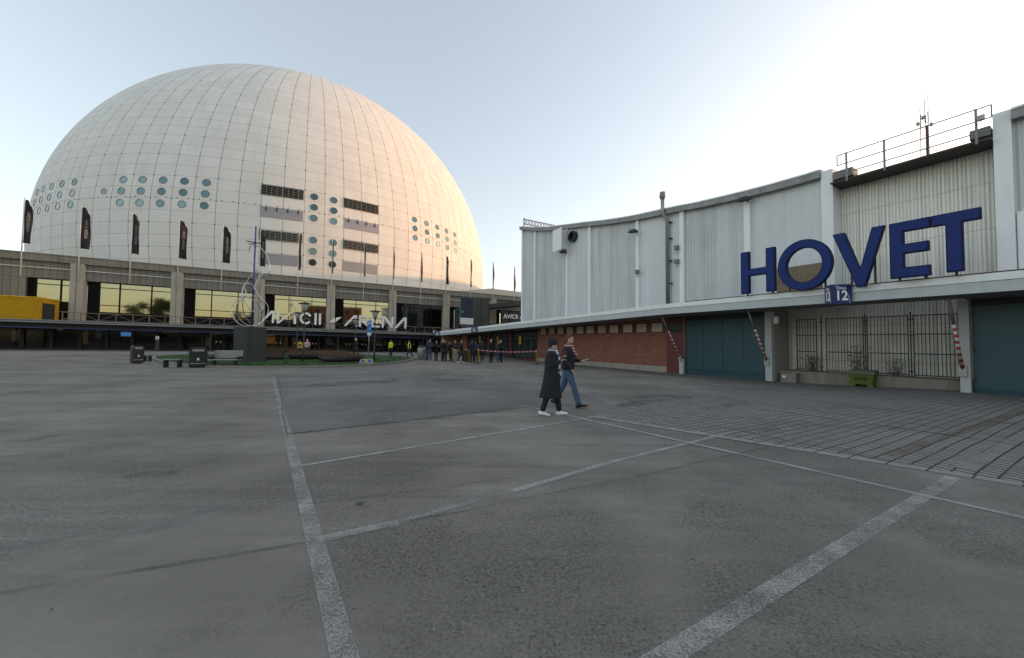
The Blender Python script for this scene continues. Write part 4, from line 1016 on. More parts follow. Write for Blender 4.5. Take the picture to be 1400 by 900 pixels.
n = N('lit_screen'); X, Y, Z = n.sep(); n.p.inputs['Emission Color'].default_value = (.02, .12, .32, 1); n.p.inputs['Emission Strength'].default_value = .14; n.col((.02, .05, .1))
mb = MB(); mb.box(q0[0] + .04, q1[0] - .04, 53.005, 53.015, q1[1] + .04, q0[1] - .04, fn=AW); mb.build('display', n.m, scr)
mb = MB(); mb.box((q0[0] + q1[0]) / 2 - .03, (q0[0] + q1[0]) / 2 + .03, 53.05, 53.1, q0[1], 2.5, fn=AW); mb.build('hanger', M['black'], scr)
# balcony railing with cross bracing
rail = thing('balcony_railing', 'brown railing with cross bracing on the canopy of the entrance building', 'railing', AW(0, 54, 2.75))
RZ = 54.2
mb = MB(); mb.box(-22, 27, RZ - .03, RZ + .03, 3.62, 3.68, fn=AW); mb.box(-22, 27, RZ - .02, RZ + .02, 2.90, 2.94, fn=AW); mb.build('handrail', M['wood_rail'], rail)
for k in range(38):
    u = -22 + 1.3 * k
    mb = MB(); mb.box(u - .035, u + .035, RZ - .035, RZ + .035, 2.75, 3.62, fn=AW); p = mb.build('post', M['wood_rail'], rail)
    if k < 37:
        mb = MB(); a, b = AW(u, RZ, 2.92), AW(u + 1.3, RZ, 3.6)
        if k % 2: a, b = AW(u, RZ, 3.6), AW(u + 1.3, RZ, 2.92)
        mb.tube([a, b], .016, 4); mb.build('brace', M['grey_metal'], p)
# container on the canopy
ct = thing('yellow_container', 'yellow boarded container with a dark door at the left end of the canopy', 'container', AW(-30, 56, 2.75))
qa = apt(0, 430, 54.0)[0]; qb = apt(52, 430, 54.0)[0]; qz = apt(30, 406, 54.0)[1]
mb = MB(); mb.box(qa - 6, qb, 54.0, 57.4, 2.76, qz, fn=AW); mb.build('body', M['cont_yellow'], ct)
mb = MB(); mb.box(qa - 6.05, qb + .05, 53.95, 57.45, qz + .003, qz + .07, fn=AW); mb.build('roof', M['yellow'], ct)
mb = MB(); mb.box(qb + .003, qb + .03, 54.6, 56.6, 2.8, qz - .45, fn=AW); mb.build('door', M['dark'], ct)
# big word sign on the canopy
ws = thing('word_sign', 'white slanted capital letters of the arena name standing on the entrance canopy', 'sign', AW(5, 52.4, 2.8))
def z2(x, y): return (300 + x / 3, 220 + y / 3)
def zc(x, y): return (340 + x / 9, 400 + y / 9)
def zr(x, y): return (380 + x / 7, 400 + y / 7)
def stroke_poly(zz, polys):
    mb = MB()
    for p in polys: mb.prism([apt(*zz(*q), 52.42) for q in p], lambda a, b, h: AW(a, h, b), 52.40, 52.56)
    return mb.build('letter', M['letter_white'], ws)
stroke_poly(zc, [[(108, 395), (140, 395), (290, 250), (290, 225), (275, 225)], [(292, 225), (318, 227), (308, 378), (282, 375)]])
stroke_poly(zc, [[(350, 225), (375, 227), (372, 355), (505, 245), (530, 250), (372, 382), (344, 378)]])
stroke_poly(zc, [[(558, 245), (586, 247), (582, 388), (552, 386)]])
cc, rr_ = (702, 318), 76
arc = [(cc[0] + 74 * math.cos(R(a)), cc[1] - 74 * math.sin(R(a))) for a in range(22, 332, 10)]; arc2 = [(cc[0] + 48 * math.cos(R(a)), cc[1] - 48 * math.sin(R(a))) for a in range(22, 332, 10)]
mb = MB(); A_, B_ = [apt(*zc(*q), 52.42) for q in arc], [apt(*zc(*q), 52.42) for q in arc2]
mb.strip([[AW(a[0], v, a[1]) for a, v in ((p, 52.40), (p, 52.56), (q, 52.56), (q, 52.40), (p, 52.40))] for p, q in zip(A_, B_)])
mb.build('letter', M['letter_white'], ws)
stroke_poly(zc, [[(812, 253), (838, 255), (834, 398), (808, 396)]]); stroke_poly(zc, [[(866, 257), (892, 259), (888, 398), (862, 396)]])
stroke_poly(zr, [[(490, 288), (545, 237), (547, 285)]]); stroke_poly(zr, [[(550, 285), (557, 240), (612, 236)]])
stroke_poly(zr, [[(628, 320), (652, 320), (738, 240), (738, 218), (728, 218)], [(739, 218), (757, 218), (755, 326), (738, 324)]])
stroke_poly(zr, [[(777, 220), (796, 220), (794, 330), (773, 328)], [(797, 220), (850, 222), (866, 240), (850, 243), (797, 238)], [(800, 268), (850, 270), (858, 284), (800, 286)], [(868, 238), (868, 268), (856, 284), (848, 272), (851, 244)], [(815, 288), (838, 288), (880, 330), (860, 332)]])
stroke_poly(zr, [[(896, 226), (915, 226), (909, 334), (889, 332)], [(916, 226), (981, 228), (979, 246), (916, 243)], [(914, 270), (974, 272), (973, 288), (913, 286)], [(910, 316), (974, 318), (973, 336), (910, 333)]])
stroke_poly(zr, [[(997, 228), (1016, 229), (1012, 338), (993, 336)], [(1017, 229), (1030, 230), (1098, 318), (1098, 340), (1086, 338), (1016, 252)], [(1089, 233), (1106, 234), (1102, 316), (1086, 298)]])
stroke_poly(zr, [[(1116, 338), (1140, 340), (1214, 262), (1214, 240), (1204, 240)], [(1215, 240), (1233, 241), (1228, 346), (1210, 345)]])
mb = MB(); mb.box(apt(360, 440, 52.5)[0], apt(557, 450, 52.5)[0], 52.50, 52.55, 2.82, 2.86, fn=AW); mb.build('base_rail', M['grey_metal'], ws)
# flag poles
fxs = [28, 107, 177.5, 242.5, 302.5, 354, 407, 453, 497, 537, 575, 609.5, 643, 673.5, 702.5]
furl = [(.66, 15), (.74, 5), (.62, 10), (.70, 0), (.76, 0), (.6, 20), (.30, 40), (.28, 70), (.25, 60), (.3, 75), (.32, 70), (.45, 60), (.25, 75), (.25, 80), (.25, 70)]
nums = 'first second third fourth fifth sixth seventh eighth ninth tenth eleventh twelfth thirteenth fourteenth fifteenth'.split()
flag_text = text_mesh('AVICII ARENA', .34, .002, bold=.0)
pole_me = band_me = None
M['pole_white'] = plain('white_flagpole', (.62, .59, .55), .5)
for i, x in enumerate(fxs):
    u = apt(x, 374 + 2.4 * i, VF - .6)[0]
    wd, tw = furl[i]
    look = 'broad rippling black flag' if wd > .61 else ('half furled black flag' if wd > .4 else 'tightly furled black flag')
    t = thing('flag_pole', f'{look} on a white pole, {nums[i]} from the left along the entrance roof', 'flag', AW(u, VF - .6, 7.0), R(28), 'black flags on the entrance roof')
    lc = lambda a, b, z: t.matrix_basis @ Vector((a, b, z))
    rotm = Matrix.Translation(t.location) @ t.rotation_euler.to_matrix().to_4x4()
    def L3(a, b, z): return rotm @ Vector((a, b, z))
    top = 8.4 if i < 14 else 8.2
    mb = MB(); mb.tube([L3(0, -.02, .3), L3(0, -.02, top)], [.07, .035], 8); mb.lathe([(.05, 0), (.06, .05), (.01, .12)], 8, fn=lambda a, b, z: L3(a, b - .02, z + top)); mb.build('pole', M['pole_white'], t, True)
    mb = MB()
    for z in (1.2, 2.2): mb.box(-.05, .05, 0, .26, z, z + .06, fn=L3)
    mb.build('bracket', M['pole_white'], t)
    # cloth
    ang = R(tw); nx, nz = 12, 22; z0, z1 = 3.75, top - .12; rows = []
    cloth = lambda s, q: (lambda d, w: L3(.06 + d * math.cos(ang) , -.02 - d * math.sin(ang) + w, z0 + (z1 - z0) * q - .30 * s * s * (1 if q > .9 else .25)))(s * wd * (1 - .45 * max(0, q - .8) / .2 * s), .10 * math.sin(7 * q + 4 * s + i * 1.7) * (.3 + s))
    for k in range(nz + 1): rows.append([cloth(j / nx, k / nz) for j in range(nx + 1)])
    mb = MB(); mb.strip(rows); fo = mb.build('flag_cloth', M['flag'], t, True, fix=False)
    sm = fo.modifiers.new('thickness', 'SOLIDIFY'); sm.thickness = .012
    if wd > .4:
        p0, p1, p2 = cloth(.45, .5), cloth(.8, .5), cloth(.45, .85)
        ex = (p2 - p0).normalized() * -1; ey = (p1 - p0).normalized(); ey = (ey - ex * ey.dot(ex)).normalized()
        nn = ex.cross(ey)
        if nn.y > 0: ey = -ey; nn = -nn
        tm = flag_text.copy()
        # drape the lettering over the cloth
        hl = (z1 - z0)
        for v in tm.vertices:
            s_ = min(1, max(0, .52 + v.co.y / wd)); q_ = min(1, max(0, .48 - v.co.x / hl))
            off = cloth(s_, q_); v.co = off + (L3(0, -1, 0) - L3(0, 0, 0)) * .02
        tm.materials.append(M['letter_white']); tm.materials.clear(); tm.materials.append(M['flag_print']); to = bpy.data.objects.new('lettering', tm); COL.objects.link(to); put(to, fo)
# right hand end: tower with a poster, dark pavilion with small sign
tw_ = thing('tiled_tower', 'grey tiled stair block standing above the canopy tip', 'building')
def PA(x, y, v): p = onplane(x, y, AN, v); return p
va = 46.0
ua, ub = apt(646, 430, va)[0], apt(668, 430, va)[0]
zt0 = apt(657, 407, va)[1]; zt1 = 0
M['tile'] = slabs('grey_cladding_tiles', .07, .10, 28, 1.6, 1.6, .05)
mb = MB(); mb.box(ua, ub, va, va + 4, -1, zt0, fn=AW); mb.build('wall', M['tile'], tw_)
mb = MB()
for z in (3.2, 4.6): mb.box(ua - .02, ub + .02, va - .03, va - .002, z, z + .05, fn=AW)
mb.box((ua + ub) / 2 - .02, (ua + ub) / 2 + .02, va - .03, va - .002, 2.5, zt0 - .05, fn=AW); mb.build('joint_cover', M['dark'], tw_)
pst = thing('billboard', 'dark navy poster board with a white lower band beside the grey tower', 'billboard', AW(ua, va, 3))
vb = 44.0
bx0, bx1 = apt(629, 430, vb)[0], apt(647.5, 430, vb)[0]; bz0, bz1, bzm = apt(640, 444, vb)[1], apt(640, 407.5, vb)[1], apt(640, 435, vb)[1]
mb = MB(); mb.box(bx0, bx1, vb, vb + .15, bz0, bz1, fn=AW); mb.build('board', M['grey_metal'], pst)
M['poster_navy'] = plain('poster_navy', (.022, .03, .055), .4, var=.5, scale=1.5)
mb = MB(); mb.box(bx0 + .03, bx1 - .03, vb - .012, vb - .003, bzm + .002, bz1 - .03, fn=AW); mb.build('poster', M['poster_navy'], pst)
mb = MB(); mb.box(bx0 + .03, bx1 - .03, vb - .012, vb - .003, bz0 + .03, bzm, fn=AW); mb.build('white_band', M['white'], pst)
mb = MB(); c_ = AW(bx0 + .28, vb - .016, bzm + .75); mb.lathe([(.17, -.002), (.17, .002)], 14, fn=lambda a, b, z: c_ + AD * a + Vector((0, 0, b)) - AN * z); mb.build('round_mark', plain('poster_teal', (.05, .30, .33), .4), pst)
for a in (bx0 + .2, bx1 - .2):
    mb = MB(); mb.box(a - .05, a + .05, vb + .02, vb + .12, -1, bz0, fn=AW); mb.build('post', M['dark'], pst)
pav_ = thing('glass_pavilion', 'dark glazed pavilion with small white lettering behind the hall corner', 'building')
vp = 52.0; pa0, pa1 = apt(668, 430, vp)[0], apt(735, 430, vp)[0]
mb = MB(); mb.box(pa0, pa1, vp, vp + 5, -1, 4.6, fn=AW); mb.build('glass_wall', M['black_glass'], pav_)
mb = MB(); r0, r1_ = apt(668, 420.5, vp - .5)[1], apt(715, 413, vp - .5)[1]
mb.hexa([AW(pa0, vp - .5, r0 - .1), AW(pa1, vp - .5, r1_ - .1), AW(pa1, vp + 5.2, r1_ - .1), AW(pa0, vp + 5.2, r0 - .1), AW(pa0, vp - .5, r0 + .55), AW(pa1, vp - .5, r1_ + .75), AW(pa1, vp + 5.2, r1_ + .75), AW(pa0, vp + 5.2, r0 + .55)]); mb.build('roof', M['dark'], pav_)
for k in range(9):
    a = pa0 + .4 + k * 1.5; mb = MB(); mb.box(a - .04, a + .04, vp - .06, vp - .003, 0, 4.55, fn=AW); mb.build('mullion', M['dark'], pav_)
q = apt(707, 433.5, vp - .2); place_mesh(text_mesh('AVICII ARENA', .95, .03, bold=.01), 'lettering', M['letter_white'], pav_, AW(q[0] + .6, vp - .12, q[1]), AD.copy(), Vector((0, 0, 1)))
wr = thing('white_roof_canopy', 'pale cream roof band behind the last flags', 'roof')
vr = 60.5; mb = MB(); ra, rb, rc = apt(626, 398, vr), apt(672, 394.5, vr), apt(725, 401, vr)
mb.hexa([AW(ra[0], vr, ra[1] - .35), AW(rb[0], vr, rb[1] - 1.0), AW(rb[0], vr + 9, rb[1] - 1.0), AW(ra[0], vr + 9, ra[1] - .35), AW(ra[0], vr, ra[1]), AW(rb[0], vr, rb[1]), AW(rb[0], vr + 9, rb[1]), AW(ra[0], vr + 9, ra[1])])
mb.hexa([AW(rb[0], vr, rb[1] - 1.0), AW(rc[0], vr, rc[1] - 1.2), AW(rc[0], vr + 9, rc[1] - 1.2), AW(rb[0], vr + 9, rb[1] - 1.0), AW(rb[0], vr, rb[1]), AW(rc[0], vr, rc[1]), AW(rc[0], vr + 9, rc[1]), AW(rb[0], vr + 9, rb[1])])
mb.build('roof_band', plain('cream_roof', (.55, .49, .41), .7), wr)

# ------------------------------------------------------------------ the island with its furniture
isl = [P2(q) for q in ((203, 489.5), (222, 497.5), (255, 501.5), (300, 503.5), (350, 504), (420, 503.5), (480, 502), (520, 500), (548, 497), (566, 493), (568, 490.5), (556, 488.5), (500, 486.5), (430, 485), (340, 485), (260, 486), (220, 487.5))]
isl = [Vector(p) for p in isl]
def smooth_poly(pts, it=2):
    for _ in range(it):
        out = []
        for i in range(len(pts)):
            a, b = pts[i], pts[(i + 1) % len(pts)]; out += [a * .75 + b * .25, a * .25 + b * .75]
        pts = out
    return pts
isl = smooth_poly(isl); cen = sum(isl, Vector((0, 0))) / len(isl)
def shrink(pts, d):
    out = []; n = len(pts)
    for i in range(n):
        t = (pts[(i + 1) % n] - pts[i - 1]).normalized(); m = Vector((-t.y, t.x))
        if m.dot(cen - pts[i]) < 0: m = -m
        out.append(pts[i] + m * d)
    return out
inn = shrink(isl, .22)
g3 = lambda p, dz: Vector((p.x, p.y, ground(p.x, p.y) + dz))
mb = MB(); mb.strip([[g3(p, dz) for p in q + q[:1]] for q, dz in ((isl, -.05), (isl, .13), (inn, .13), (inn, -.05), (isl, -.05))]); struct(mb.build('kerb', M['stone_kerb']))
lw_ = sheet('ground_lawn', [tuple(p) for p in shrink(isl, .18)], .10, M['grass'])
def inside(p, poly):
    c = False; n = len(poly)
    for i in range(n):
        a, b = poly[i], poly[i - 1]
        if (a.y > p.y) != (b.y > p.y) and p.x < (b.x - a.x) * (p.y - a.y) / (b.y - a.y) + a.x: c = not c
    return c
mb = MB(); xs = [p.x for p in inn]; ys = [p.y for p in inn]; cnt = 0
while cnt < 9000:
    p = Vector((random.uniform(min(xs), max(xs)), min(ys) + (max(ys) - min(ys)) * random.random() ** 1.8))
    if not inside(p, inn): continue
    cnt += 1; a = random.uniform(0, 6.28); h = random.uniform(.03, .09); q = g3(p, .10); s = Vector((math.cos(a), math.sin(a), 0)) * .03; l = Vector((random.uniform(-.03, .03), random.uniform(-.03, .03), h))
    mb.poly([q - s, q + s, q + l])
tag(mb.build('grass', M['blade'], fix=False), 'short green grass on the kerbed island', 'grass', kind='stuff')
# pedestal with looping steel sculpture
pc = at(337, 497); th = R(70); d1, d2 = Vector((math.cos(th), math.sin(th), 0)), Vector((-math.sin(th), math.cos(th), 0))
PW = 1.36
pb = pc + d1 * PW / 2 + d2 * PW / 2
ped = tag(MB().prism([(0, 0), (PW, 0), (PW, PW), (0, PW)], lambda a, b, h: pc + d1 * a + d2 * b + Vector((0, 0, h)), 0, 2.48).build('pedestal', M['stone_dark']), 'dark stone block carrying the looping steel sculpture', 'pedestal')
PEDTOP = pc.z + 2.48
scu = thing('loop_sculpture', 'looping polished steel rings around a blue pole on a dark stone block', 'sculpture', (pb.x, pb.y, PEDTOP))
vd = Vector((pb.x, pb.y, 0)).normalized()
def zs(x, y): return (290 + x / 5.622, 300 + y / 5.622)
def sp3(x, y, dep=0.0):
    p = onplane(*zs(x, y), vd, vd.dot(Vector((pb.x, pb.y, 0))) + dep); return p
def smooth_curve(pts, n=8):
    out = []; m = len(pts)
    for i in range(m):
        p0, p1, p2, p3 = (Vector(pts[(i + k) % m]) for k in (-1, 0, 1, 2))
        for j in range(n):
            t = j / n; out.append(.5 * ((2 * p1) + (p2 - p0) * t + (2 * p0 - 5 * p1 + 4 * p2 - p3) * t * t + (3 * p1 - p0 - 3 * p2 + p3) * t ** 3))
    return out
loopA = [(318, 195, .1), (290, 215, .3), (284, 270, .4), (305, 340, .3), (350, 400, 0), (400, 430, -.2), (435, 410, -.35), (443, 350, -.3), (420, 280, -.1), (370, 215, .05)]
loopB = [(330, 405, .2), (285, 455, .4), (240, 520, .5), (232, 580, .3), (262, 650, 0), (300, 700, -.3), (350, 718, -.4), (383, 690, -.3), (385, 640, -.1), (345, 560, .2), (300, 500, .3), (262, 490, .1), (245, 520, -.1), (260, 560, -.3), (232, 605, -.4), (190, 660, -.2), (195, 730, .1), (240, 795, .3), (300, 815, .4), (355, 790, .3), (385, 715, .1), (383, 640, -.2), (345, 560, -.3), (322, 520, -.1), (350, 470, .1), (385, 415, .3), (360, 405, .3)]
loopC = [(262, 590, .4), (205, 610, .3), (155, 670, .1), (152, 720, -.1), (180, 780, -.3), (240, 818, -.4), (300, 818, -.2), (355, 815, .1), (410, 760, .3), (433, 690, .4), (410, 640, .3), (360, 605, .1), (310, 590, -.2)]
loopD = [(250, 600, -.4), (235, 650, -.3), (245, 720, -.1), (285, 790, .2), (340, 822, .4), (372, 800, .3), (380, 720, .1), (360, 660, -.1), (310, 615, -.3)]
for lp in (loopA, loopB, loopC, loopD):
    mb = MB(); mb.tube(smooth_curve([sp3(*q) for q in lp]), .030, 8, True); mb.build('ring', M['chrome'], scu, True)
mb = MB(); mb.tube([sp3(305, 825), sp3(337, 52)], [.07, .045], 8); mb.build('pole', M['pole_blue'], scu, True)
mb = MB(); mb.tube([sp3(262, 167, .3), sp3(385, 188, -.3)], .035, 6); mb.tube([sp3(280, 190, -.5), sp3(380, 180, .5)], .03, 6); mb.build('cross_bar', M['dark'], scu)
for y in (210, 535, 590):
    mb = MB(); mb.box(-.14, .14, -.03, .03, -.03, .03, fn=lambda a, b, c, q=sp3(337 - (y - 52) * 32 / 773, y): q + Vector((a, b, c))); mb.build('clamp', M['steel'], scu)
# bins
def bin_at(x, y, s, label):
    p = at(x, y); t = thing('litter_bin', label, 'litter bin', p, math.atan2(p.y, p.x) - math.pi / 2, 'black litter bins')
    return t, p
bt = thing('litter_bin', '', 'litter bin')
mb = MB(); mb.rbox(-.42, .42, -.30, .30, .05, .80, .04); mb.build('bin_body', M['black'], bt)
mb = MB(); mb.rbox(-.45, .45, -.33, .33, .80, .86, .015); mb.build('rim', M['dark'], bt)
mb = MB(); mb.prism([(-.42, .865), (.42, .865), (.42, 1.02), (.34, 1.15), (-.34, 1.15), (-.42, 1.02)], lambda a, b, h: Vector((a, h, b)), -.30, .30); hd = mb.build('hood', M['black'], bt)
mb = MB(); mb.rbox(-.27, .27, -.315, -.302, .93, 1.06, .005); mb.build('opening', M['steel'], hd)
mb = MB(); mb.box(-.34, .34, -.24, .24, 0, .05); mb.build('base', M['dark'], bt)
mb = MB(); mb.box(-.05, .05, -.312, -.302, .42, .56); mb.build('label_plate', M['white'], bt)
mb = MB(); mb.box(-.36, .36, -.306, -.3005, .22, .26); mb.build('stripe', M['steel'], bt)
p = at(270.5, 502.5); bt2 = copy_tree(bt)
bt.location = p; bt.rotation_euler.z = math.atan2(p.y, p.x) - math.pi / 2; bt.scale = (.95, 1, .98); bt['label'] = 'wider black litter bin between the benches on the island kerb'; bt['group'] = 'black litter bins'
p = at(187, 497); bt2.location = p; bt2.rotation_euler.z = math.atan2(p.y, p.x) - math.pi / 2 + .3; bt2.scale = (.66, .8, 1); bt2['label'] = 'black litter bin standing alone at the outer tip of the island'; bt2['group'] = 'black litter bins'
# benches
def bench(x0, x1, y, back, label):
    a, b = at(x0, y), at(x1, y); c = (a + b) / 2; d = (b - a); ln = d.length
    t = thing('bench', label, 'bench', c, math.atan2(d.y, d.x), 'benches around the island')
    rot = Matrix.Translation(c) @ t.rotation_euler.to_matrix().to_4x4(); fn = lambda q, w, h: rot @ Vector((q, w, h))
    mb = MB()
    for k in range(4): mb.box(-ln / 2, ln / 2, -.22 + k * .115, -.22 + k * .115 + .095, .42, .47, fn=fn)
    mb.build('seat', M['grey_metal'] if not back else M['steel'], t)
    for s in (-.36, .36):
        mb = MB(); mb.box(s * ln - .035, s * ln + .035, -.16, .16, 0, .415, fn=fn); mb.build('leg', M['black'], t)
    if back:
        mb = MB()
        for k in range(4): mb.box(-ln / 2, ln / 2, .30 + k * .02, .33 + k * .02, .55 + k * .11, .64 + k * .11, fn=fn)
        mb.build('backrest', M['steel'], t)
        for s in (-.48, .48):
            mb = MB(); mb.box(s * ln - .03, s * ln + .03, -.22, .36, .47, .62, fn=fn); mb.build('armrest', M['black'], t)
    return t
bench(223, 249, 502.5, False, 'low backless bench left of the wider black bin')
bench(287, 327, 502.5, True, 'grey slatted bench with a backrest beside the dark pedestal')
bench(196, 206, 494.5, False, 'short backless bench behind the lone black bin')
# parking sign on a concrete foot
p = at(501, 499.5); ps = thing('parking_sign', 'blue parking sign on a grey pole in a painted concrete foot', 'sign', p)
aw = math.atan2(p.y, p.x) - math.pi / 2; ps.rotation_euler.z = aw; rot = Matrix.Translation(p) @ ps.rotation_euler.to_matrix().to_4x4(); fn = lambda a, b, c: rot @ Vector((a, b, c))
mb = MB(); mb.prism([(-.52, 0), (-.22, 0), (-.18, .07), (-.06, .07), (-.02, 0), (.20, 0), (.24, .07), (.34, .07), (.38, 0), (.52, 0), (.36, .40), (-.36, .40)], lambda a, b, h: fn(a, h, b), -.25, .25); mb.build('concrete_foot', M['conc_light'], ps)
for k, (cx_, m_) in enumerate(((-.22, 'park_blue'), (-.02, 'yellow'), (.18, 'park_blue'))):
    mb = MB(); mb.box(cx_ - .08, cx_ + .08, -.256, -.251, .20, .36, fn=fn); mb.build('painted_square', M[m_], ps)
mb = MB(); mb.tube([fn(.12, 0, .39), fn(.12, 0, 2.95)], .035, 8); mb.build('pole', M['steel'], ps, True)
mb = MB(); mb.box(.00, .26, -.06, -.045, 1.95, 2.92, fn=fn); pl_ = mb.build('plate', M['park_blue'], ps)
mb = MB(); mb.box(.015, .245, -.066, -.062, 1.96, 2.14, fn=fn); mb.build('white_panel', M['white'], pl_)
place_mesh(text_mesh('P', .26, .003, bold=.008), 'lettering', M['white'], pl_, fn(.13, -.065, 2.74), (rot.to_3x3() @ Vector((1, 0, 0))), Vector((0, 0, 1)))
place_mesh(text_mesh('↑', .22, .003), 'lettering', M['white'], pl_, fn(.13, -.065, 2.38), (rot.to_3x3() @ Vector((1, 0, 0))), Vector((0, 0, 1)))
# lamps
lamp = thing('street_lamp', '', 'street lamp'); LH = 4.0
mb = MB(); mb.tube([(0, 0, 0), (0, 0, .9), (0, 0, .95), (0, 0, LH - .62)], [.07, .065, .045, .04], 8); mb.build('pole', M['dark'], lamp, True)
mb = MB(); mb.lathe([(.05, LH - .66), (.13, LH - .60), (.13, LH - .56), (.05, LH - .54)], 10); mb.build('collar', M['dark'], lamp, True)
mb = MB(); mb.lathe([(.13, LH - .55), (.28, LH - .08), (.27, LH - .07)], 10); mb.build('glass', M['lamp_glass'], lamp, True)
mb = MB(); mb.lathe([(.42, LH - .07), (.40, LH - .02), (.10, LH + .04), (.02, LH + .08)], 12); mb.build('lamp_shade', M['dark'], lamp, True)
spots = [((414.5, 496), 4.28, 'tallest black street lamp with lantern head, in front of the word sign'), ((405.5, 489.5), 4.0, 'black street lamp just behind the tallest one'), ((511.5, 495), 3.9, 'black street lamp right of the parking sign'), ((485, 487), 3.75, 'black street lamp behind the planter, left of the parking sign')]
for i, (q, h, lb) in enumerate(spots):
    o = lamp if i == 0 else copy_tree(lamp); o.location = at(*q); o.scale = (1, 1, h / LH); o['label'] = lb; o['group'] = 'street lamps on the island'
# planters
def planter(x, y, r, h, label, plant=True):
    p = at(x, y); t = thing('planter', label, 'planter', p, group='dark bowl planters'); fn = lambda a, b, z: p + Vector((a, b, z))
    mb = MB(); mb.lathe([(r * .78, 0), (r, h), (r * .96, h), (r * .94, h - .06)], 28, fn=fn); mb.build('bowl', M['black'], t, True)
    mb = MB(); mb.lathe([(r * .935, h - .08), (.05, h - .02)], 20, fn=fn); mb.build('soil', M['soil'], t)
    if plant:
        mb = MB()
        for i in range(int(900 * r)):
            a = random.uniform(0, 6.28); q = fn(0, 0, h - .05) + Vector((math.cos(a), math.sin(a), 0)) * r * .9 * math.sqrt(random.random()); l = Vector((random.uniform(-.12, .12), random.uniform(-.12, .12), random.uniform(.1, .38) * (1 + (random.random() > .9)))); s = Vector((random.uniform(-1, 1), random.uniform(-1, 1), 0)).normalized() * .012
            mb.poly([q - s, q + s, q + l])
        mb.build('dry_plants', M['dry'], t, fix=False)
planter(468.5, 496.0, 1.62, .48, 'big dark bowl planter of dry plants left of the parking sign')
planter(437, 491.5, 2.5, .50, 'wide dark planter with reddish plants behind the nearer bowl')
planter(370, 493, .95, .36, 'small dark bowl planter beside the pedestal', True)
# dry hedge along the back of the island
hedge = thing('low_hedge', 'thin straw coloured hedge behind the lawn', 'hedge', at(360, 487))
mb = MB()
for i in range(2600):
    q = at(random.uniform(352, 416), 487.0) + Vector((random.uniform(-.2, .2), random.uniform(-.2, .2), .1)); l = Vector((random.uniform(-.2, .2), random.uniform(-.2, .2), random.uniform(.2, .95))); s = Vector((random.uniform(-1, 1), random.uniform(-1, 1), 0)).normalized() * .012
    mb.poly([q - s, q + s, q + l])
mb.build('stems', M['dry'], hedge, fix=False)
# cameras at the canopy tip
cc_ = thing('security_camera', 'white security camera on the tip of the canopy beside the last blue sign', 'camera', HW(49.6, CAN, 2.8))
mb = MB(); mb.box(49.4, 50.3, CAN - .1, CAN, 2.75, 2.83, fn=HW); mb.build('arm', M['grey_metal'], cc_)
mb = MB(); mb.box(50.1, 50.7, CAN - .35, CAN - .05, 2.84, 3.1, fn=HW); mb.build('housing', M['white'], cc_)
#PART4
# ------------------------------------------------------------------ buildings and trees outside the frame, seen as shade and reflections
def house(name, label, cat, c, ang, w, d, h, wall, floors, nwin, roof=None):
    t = thing(name, label, cat, c); rot = Matrix.Translation(c) @ Matrix.Rotation(R(ang), 4, 'Z'); fn = lambda a, b, z: rot @ Vector((a, b, z))
    mb = MB(); mb.box(-w / 2, w / 2, -d / 2, d / 2, -1, h, fn=fn); wl = mb.build('wall', wall, t)
    mb = MB(); mb.box(-w / 2 - .2, w / 2 + .2, -d / 2 - .2, d / 2 + .2, h + .005, h + .5, fn=fn); mb.build('roof', roof or M['conc'], t)
    for f in range(floors):
        for i in range(nwin):
            for s in (-1, 1):
                a = -w / 2 + w * (i + .5) / nwin; z = h * (f + .35) / floors
                mb = MB(); y = s * (d / 2 + .02); mb.box(a - .6, a + .6, min(y, y - s * .015), max(y, y - s * .015), z, z + 1.5, fn=fn); mb.build('window', M['dark_glass'], wl)
    return t
house('office_block', 'grey office block behind the sports hall', 'building', Vector((88, 128, 0)), 100, 90, 16, 27, M['conc_light'], 7, 14)
house('brick_house', 'red brick house across the square behind the viewer', 'building', Vector((34, -48, 0)), 30, 22, 12, 15, M['brick'], 4, 6)
def tree(loc, h, r, label, seed, bare=False):
    rnd = random.Random(seed); t = thing('tree', label, 'tree', loc, group='trees behind the viewer'); L = Vector(loc)
    mb = MB(); mb.tube([L, L + Vector((.1, 0, h * .25)), L + Vector((.1, .2, h * .6)), L + Vector((0, .1, h * .9))], [r * .07, r * .055, r * .035, r * .01], 8)
    tips = []
    for i in range(16):
        a = rnd.uniform(0, 6.28); z = h * rnd.uniform(.25, .75); l = r * rnd.uniform(.5, .95); b = L + Vector((.1, .1, z)); e = b + Vector((math.cos(a) * l, math.sin(a) * l, l * rnd.uniform(.3, .8))); tips.append(e)
        mb.tube([b, (b + e) / 2 + Vector((0, 0, .1 * l)), e], [r * .025, r * .016, r * .006], 5)
    mb.build('trunk', M['bark'], t)
    mb = MB()
    for i in range(700 if bare else 8000):
        e = rnd.choice(tips); q = e + Vector((rnd.gauss(0, .28), rnd.gauss(0, .28), rnd.gauss(0, .22))) * r * (.5 if not bare else .7)
        u = Vector((rnd.uniform(-1, 1), rnd.uniform(-1, 1), rnd.uniform(-1, 1))).normalized(); v = u.orthogonal().normalized(); s = rnd.uniform(.12, .28)
        mb.poly([q - u * s, q + v * s * .5, q + u * s, q - v * s * .5])
    mb.build('crown', M['leaf'], t, fix=False)
def mirror_spot(x, y, t):
    P = onplane(x, y, AN, VF + .18); d = (P - CAM).normalized(); d = d - AN * 2 * d.dot(AN); q = P + d * t; return (q.x, q.y, 0)
tree(mirror_spot(206, 425, 96), 15, 5.5, 'dense dark broad tree reflected in the second window bay', 1)
tree(mirror_spot(80, 425, 105), 13, 6, 'thin bare tree reflected in the leftmost window bay', 2, True)
tree(mirror_spot(95, 425, 110), 11, 5, 'smaller bare tree reflected beside the thin bare one', 3, True)
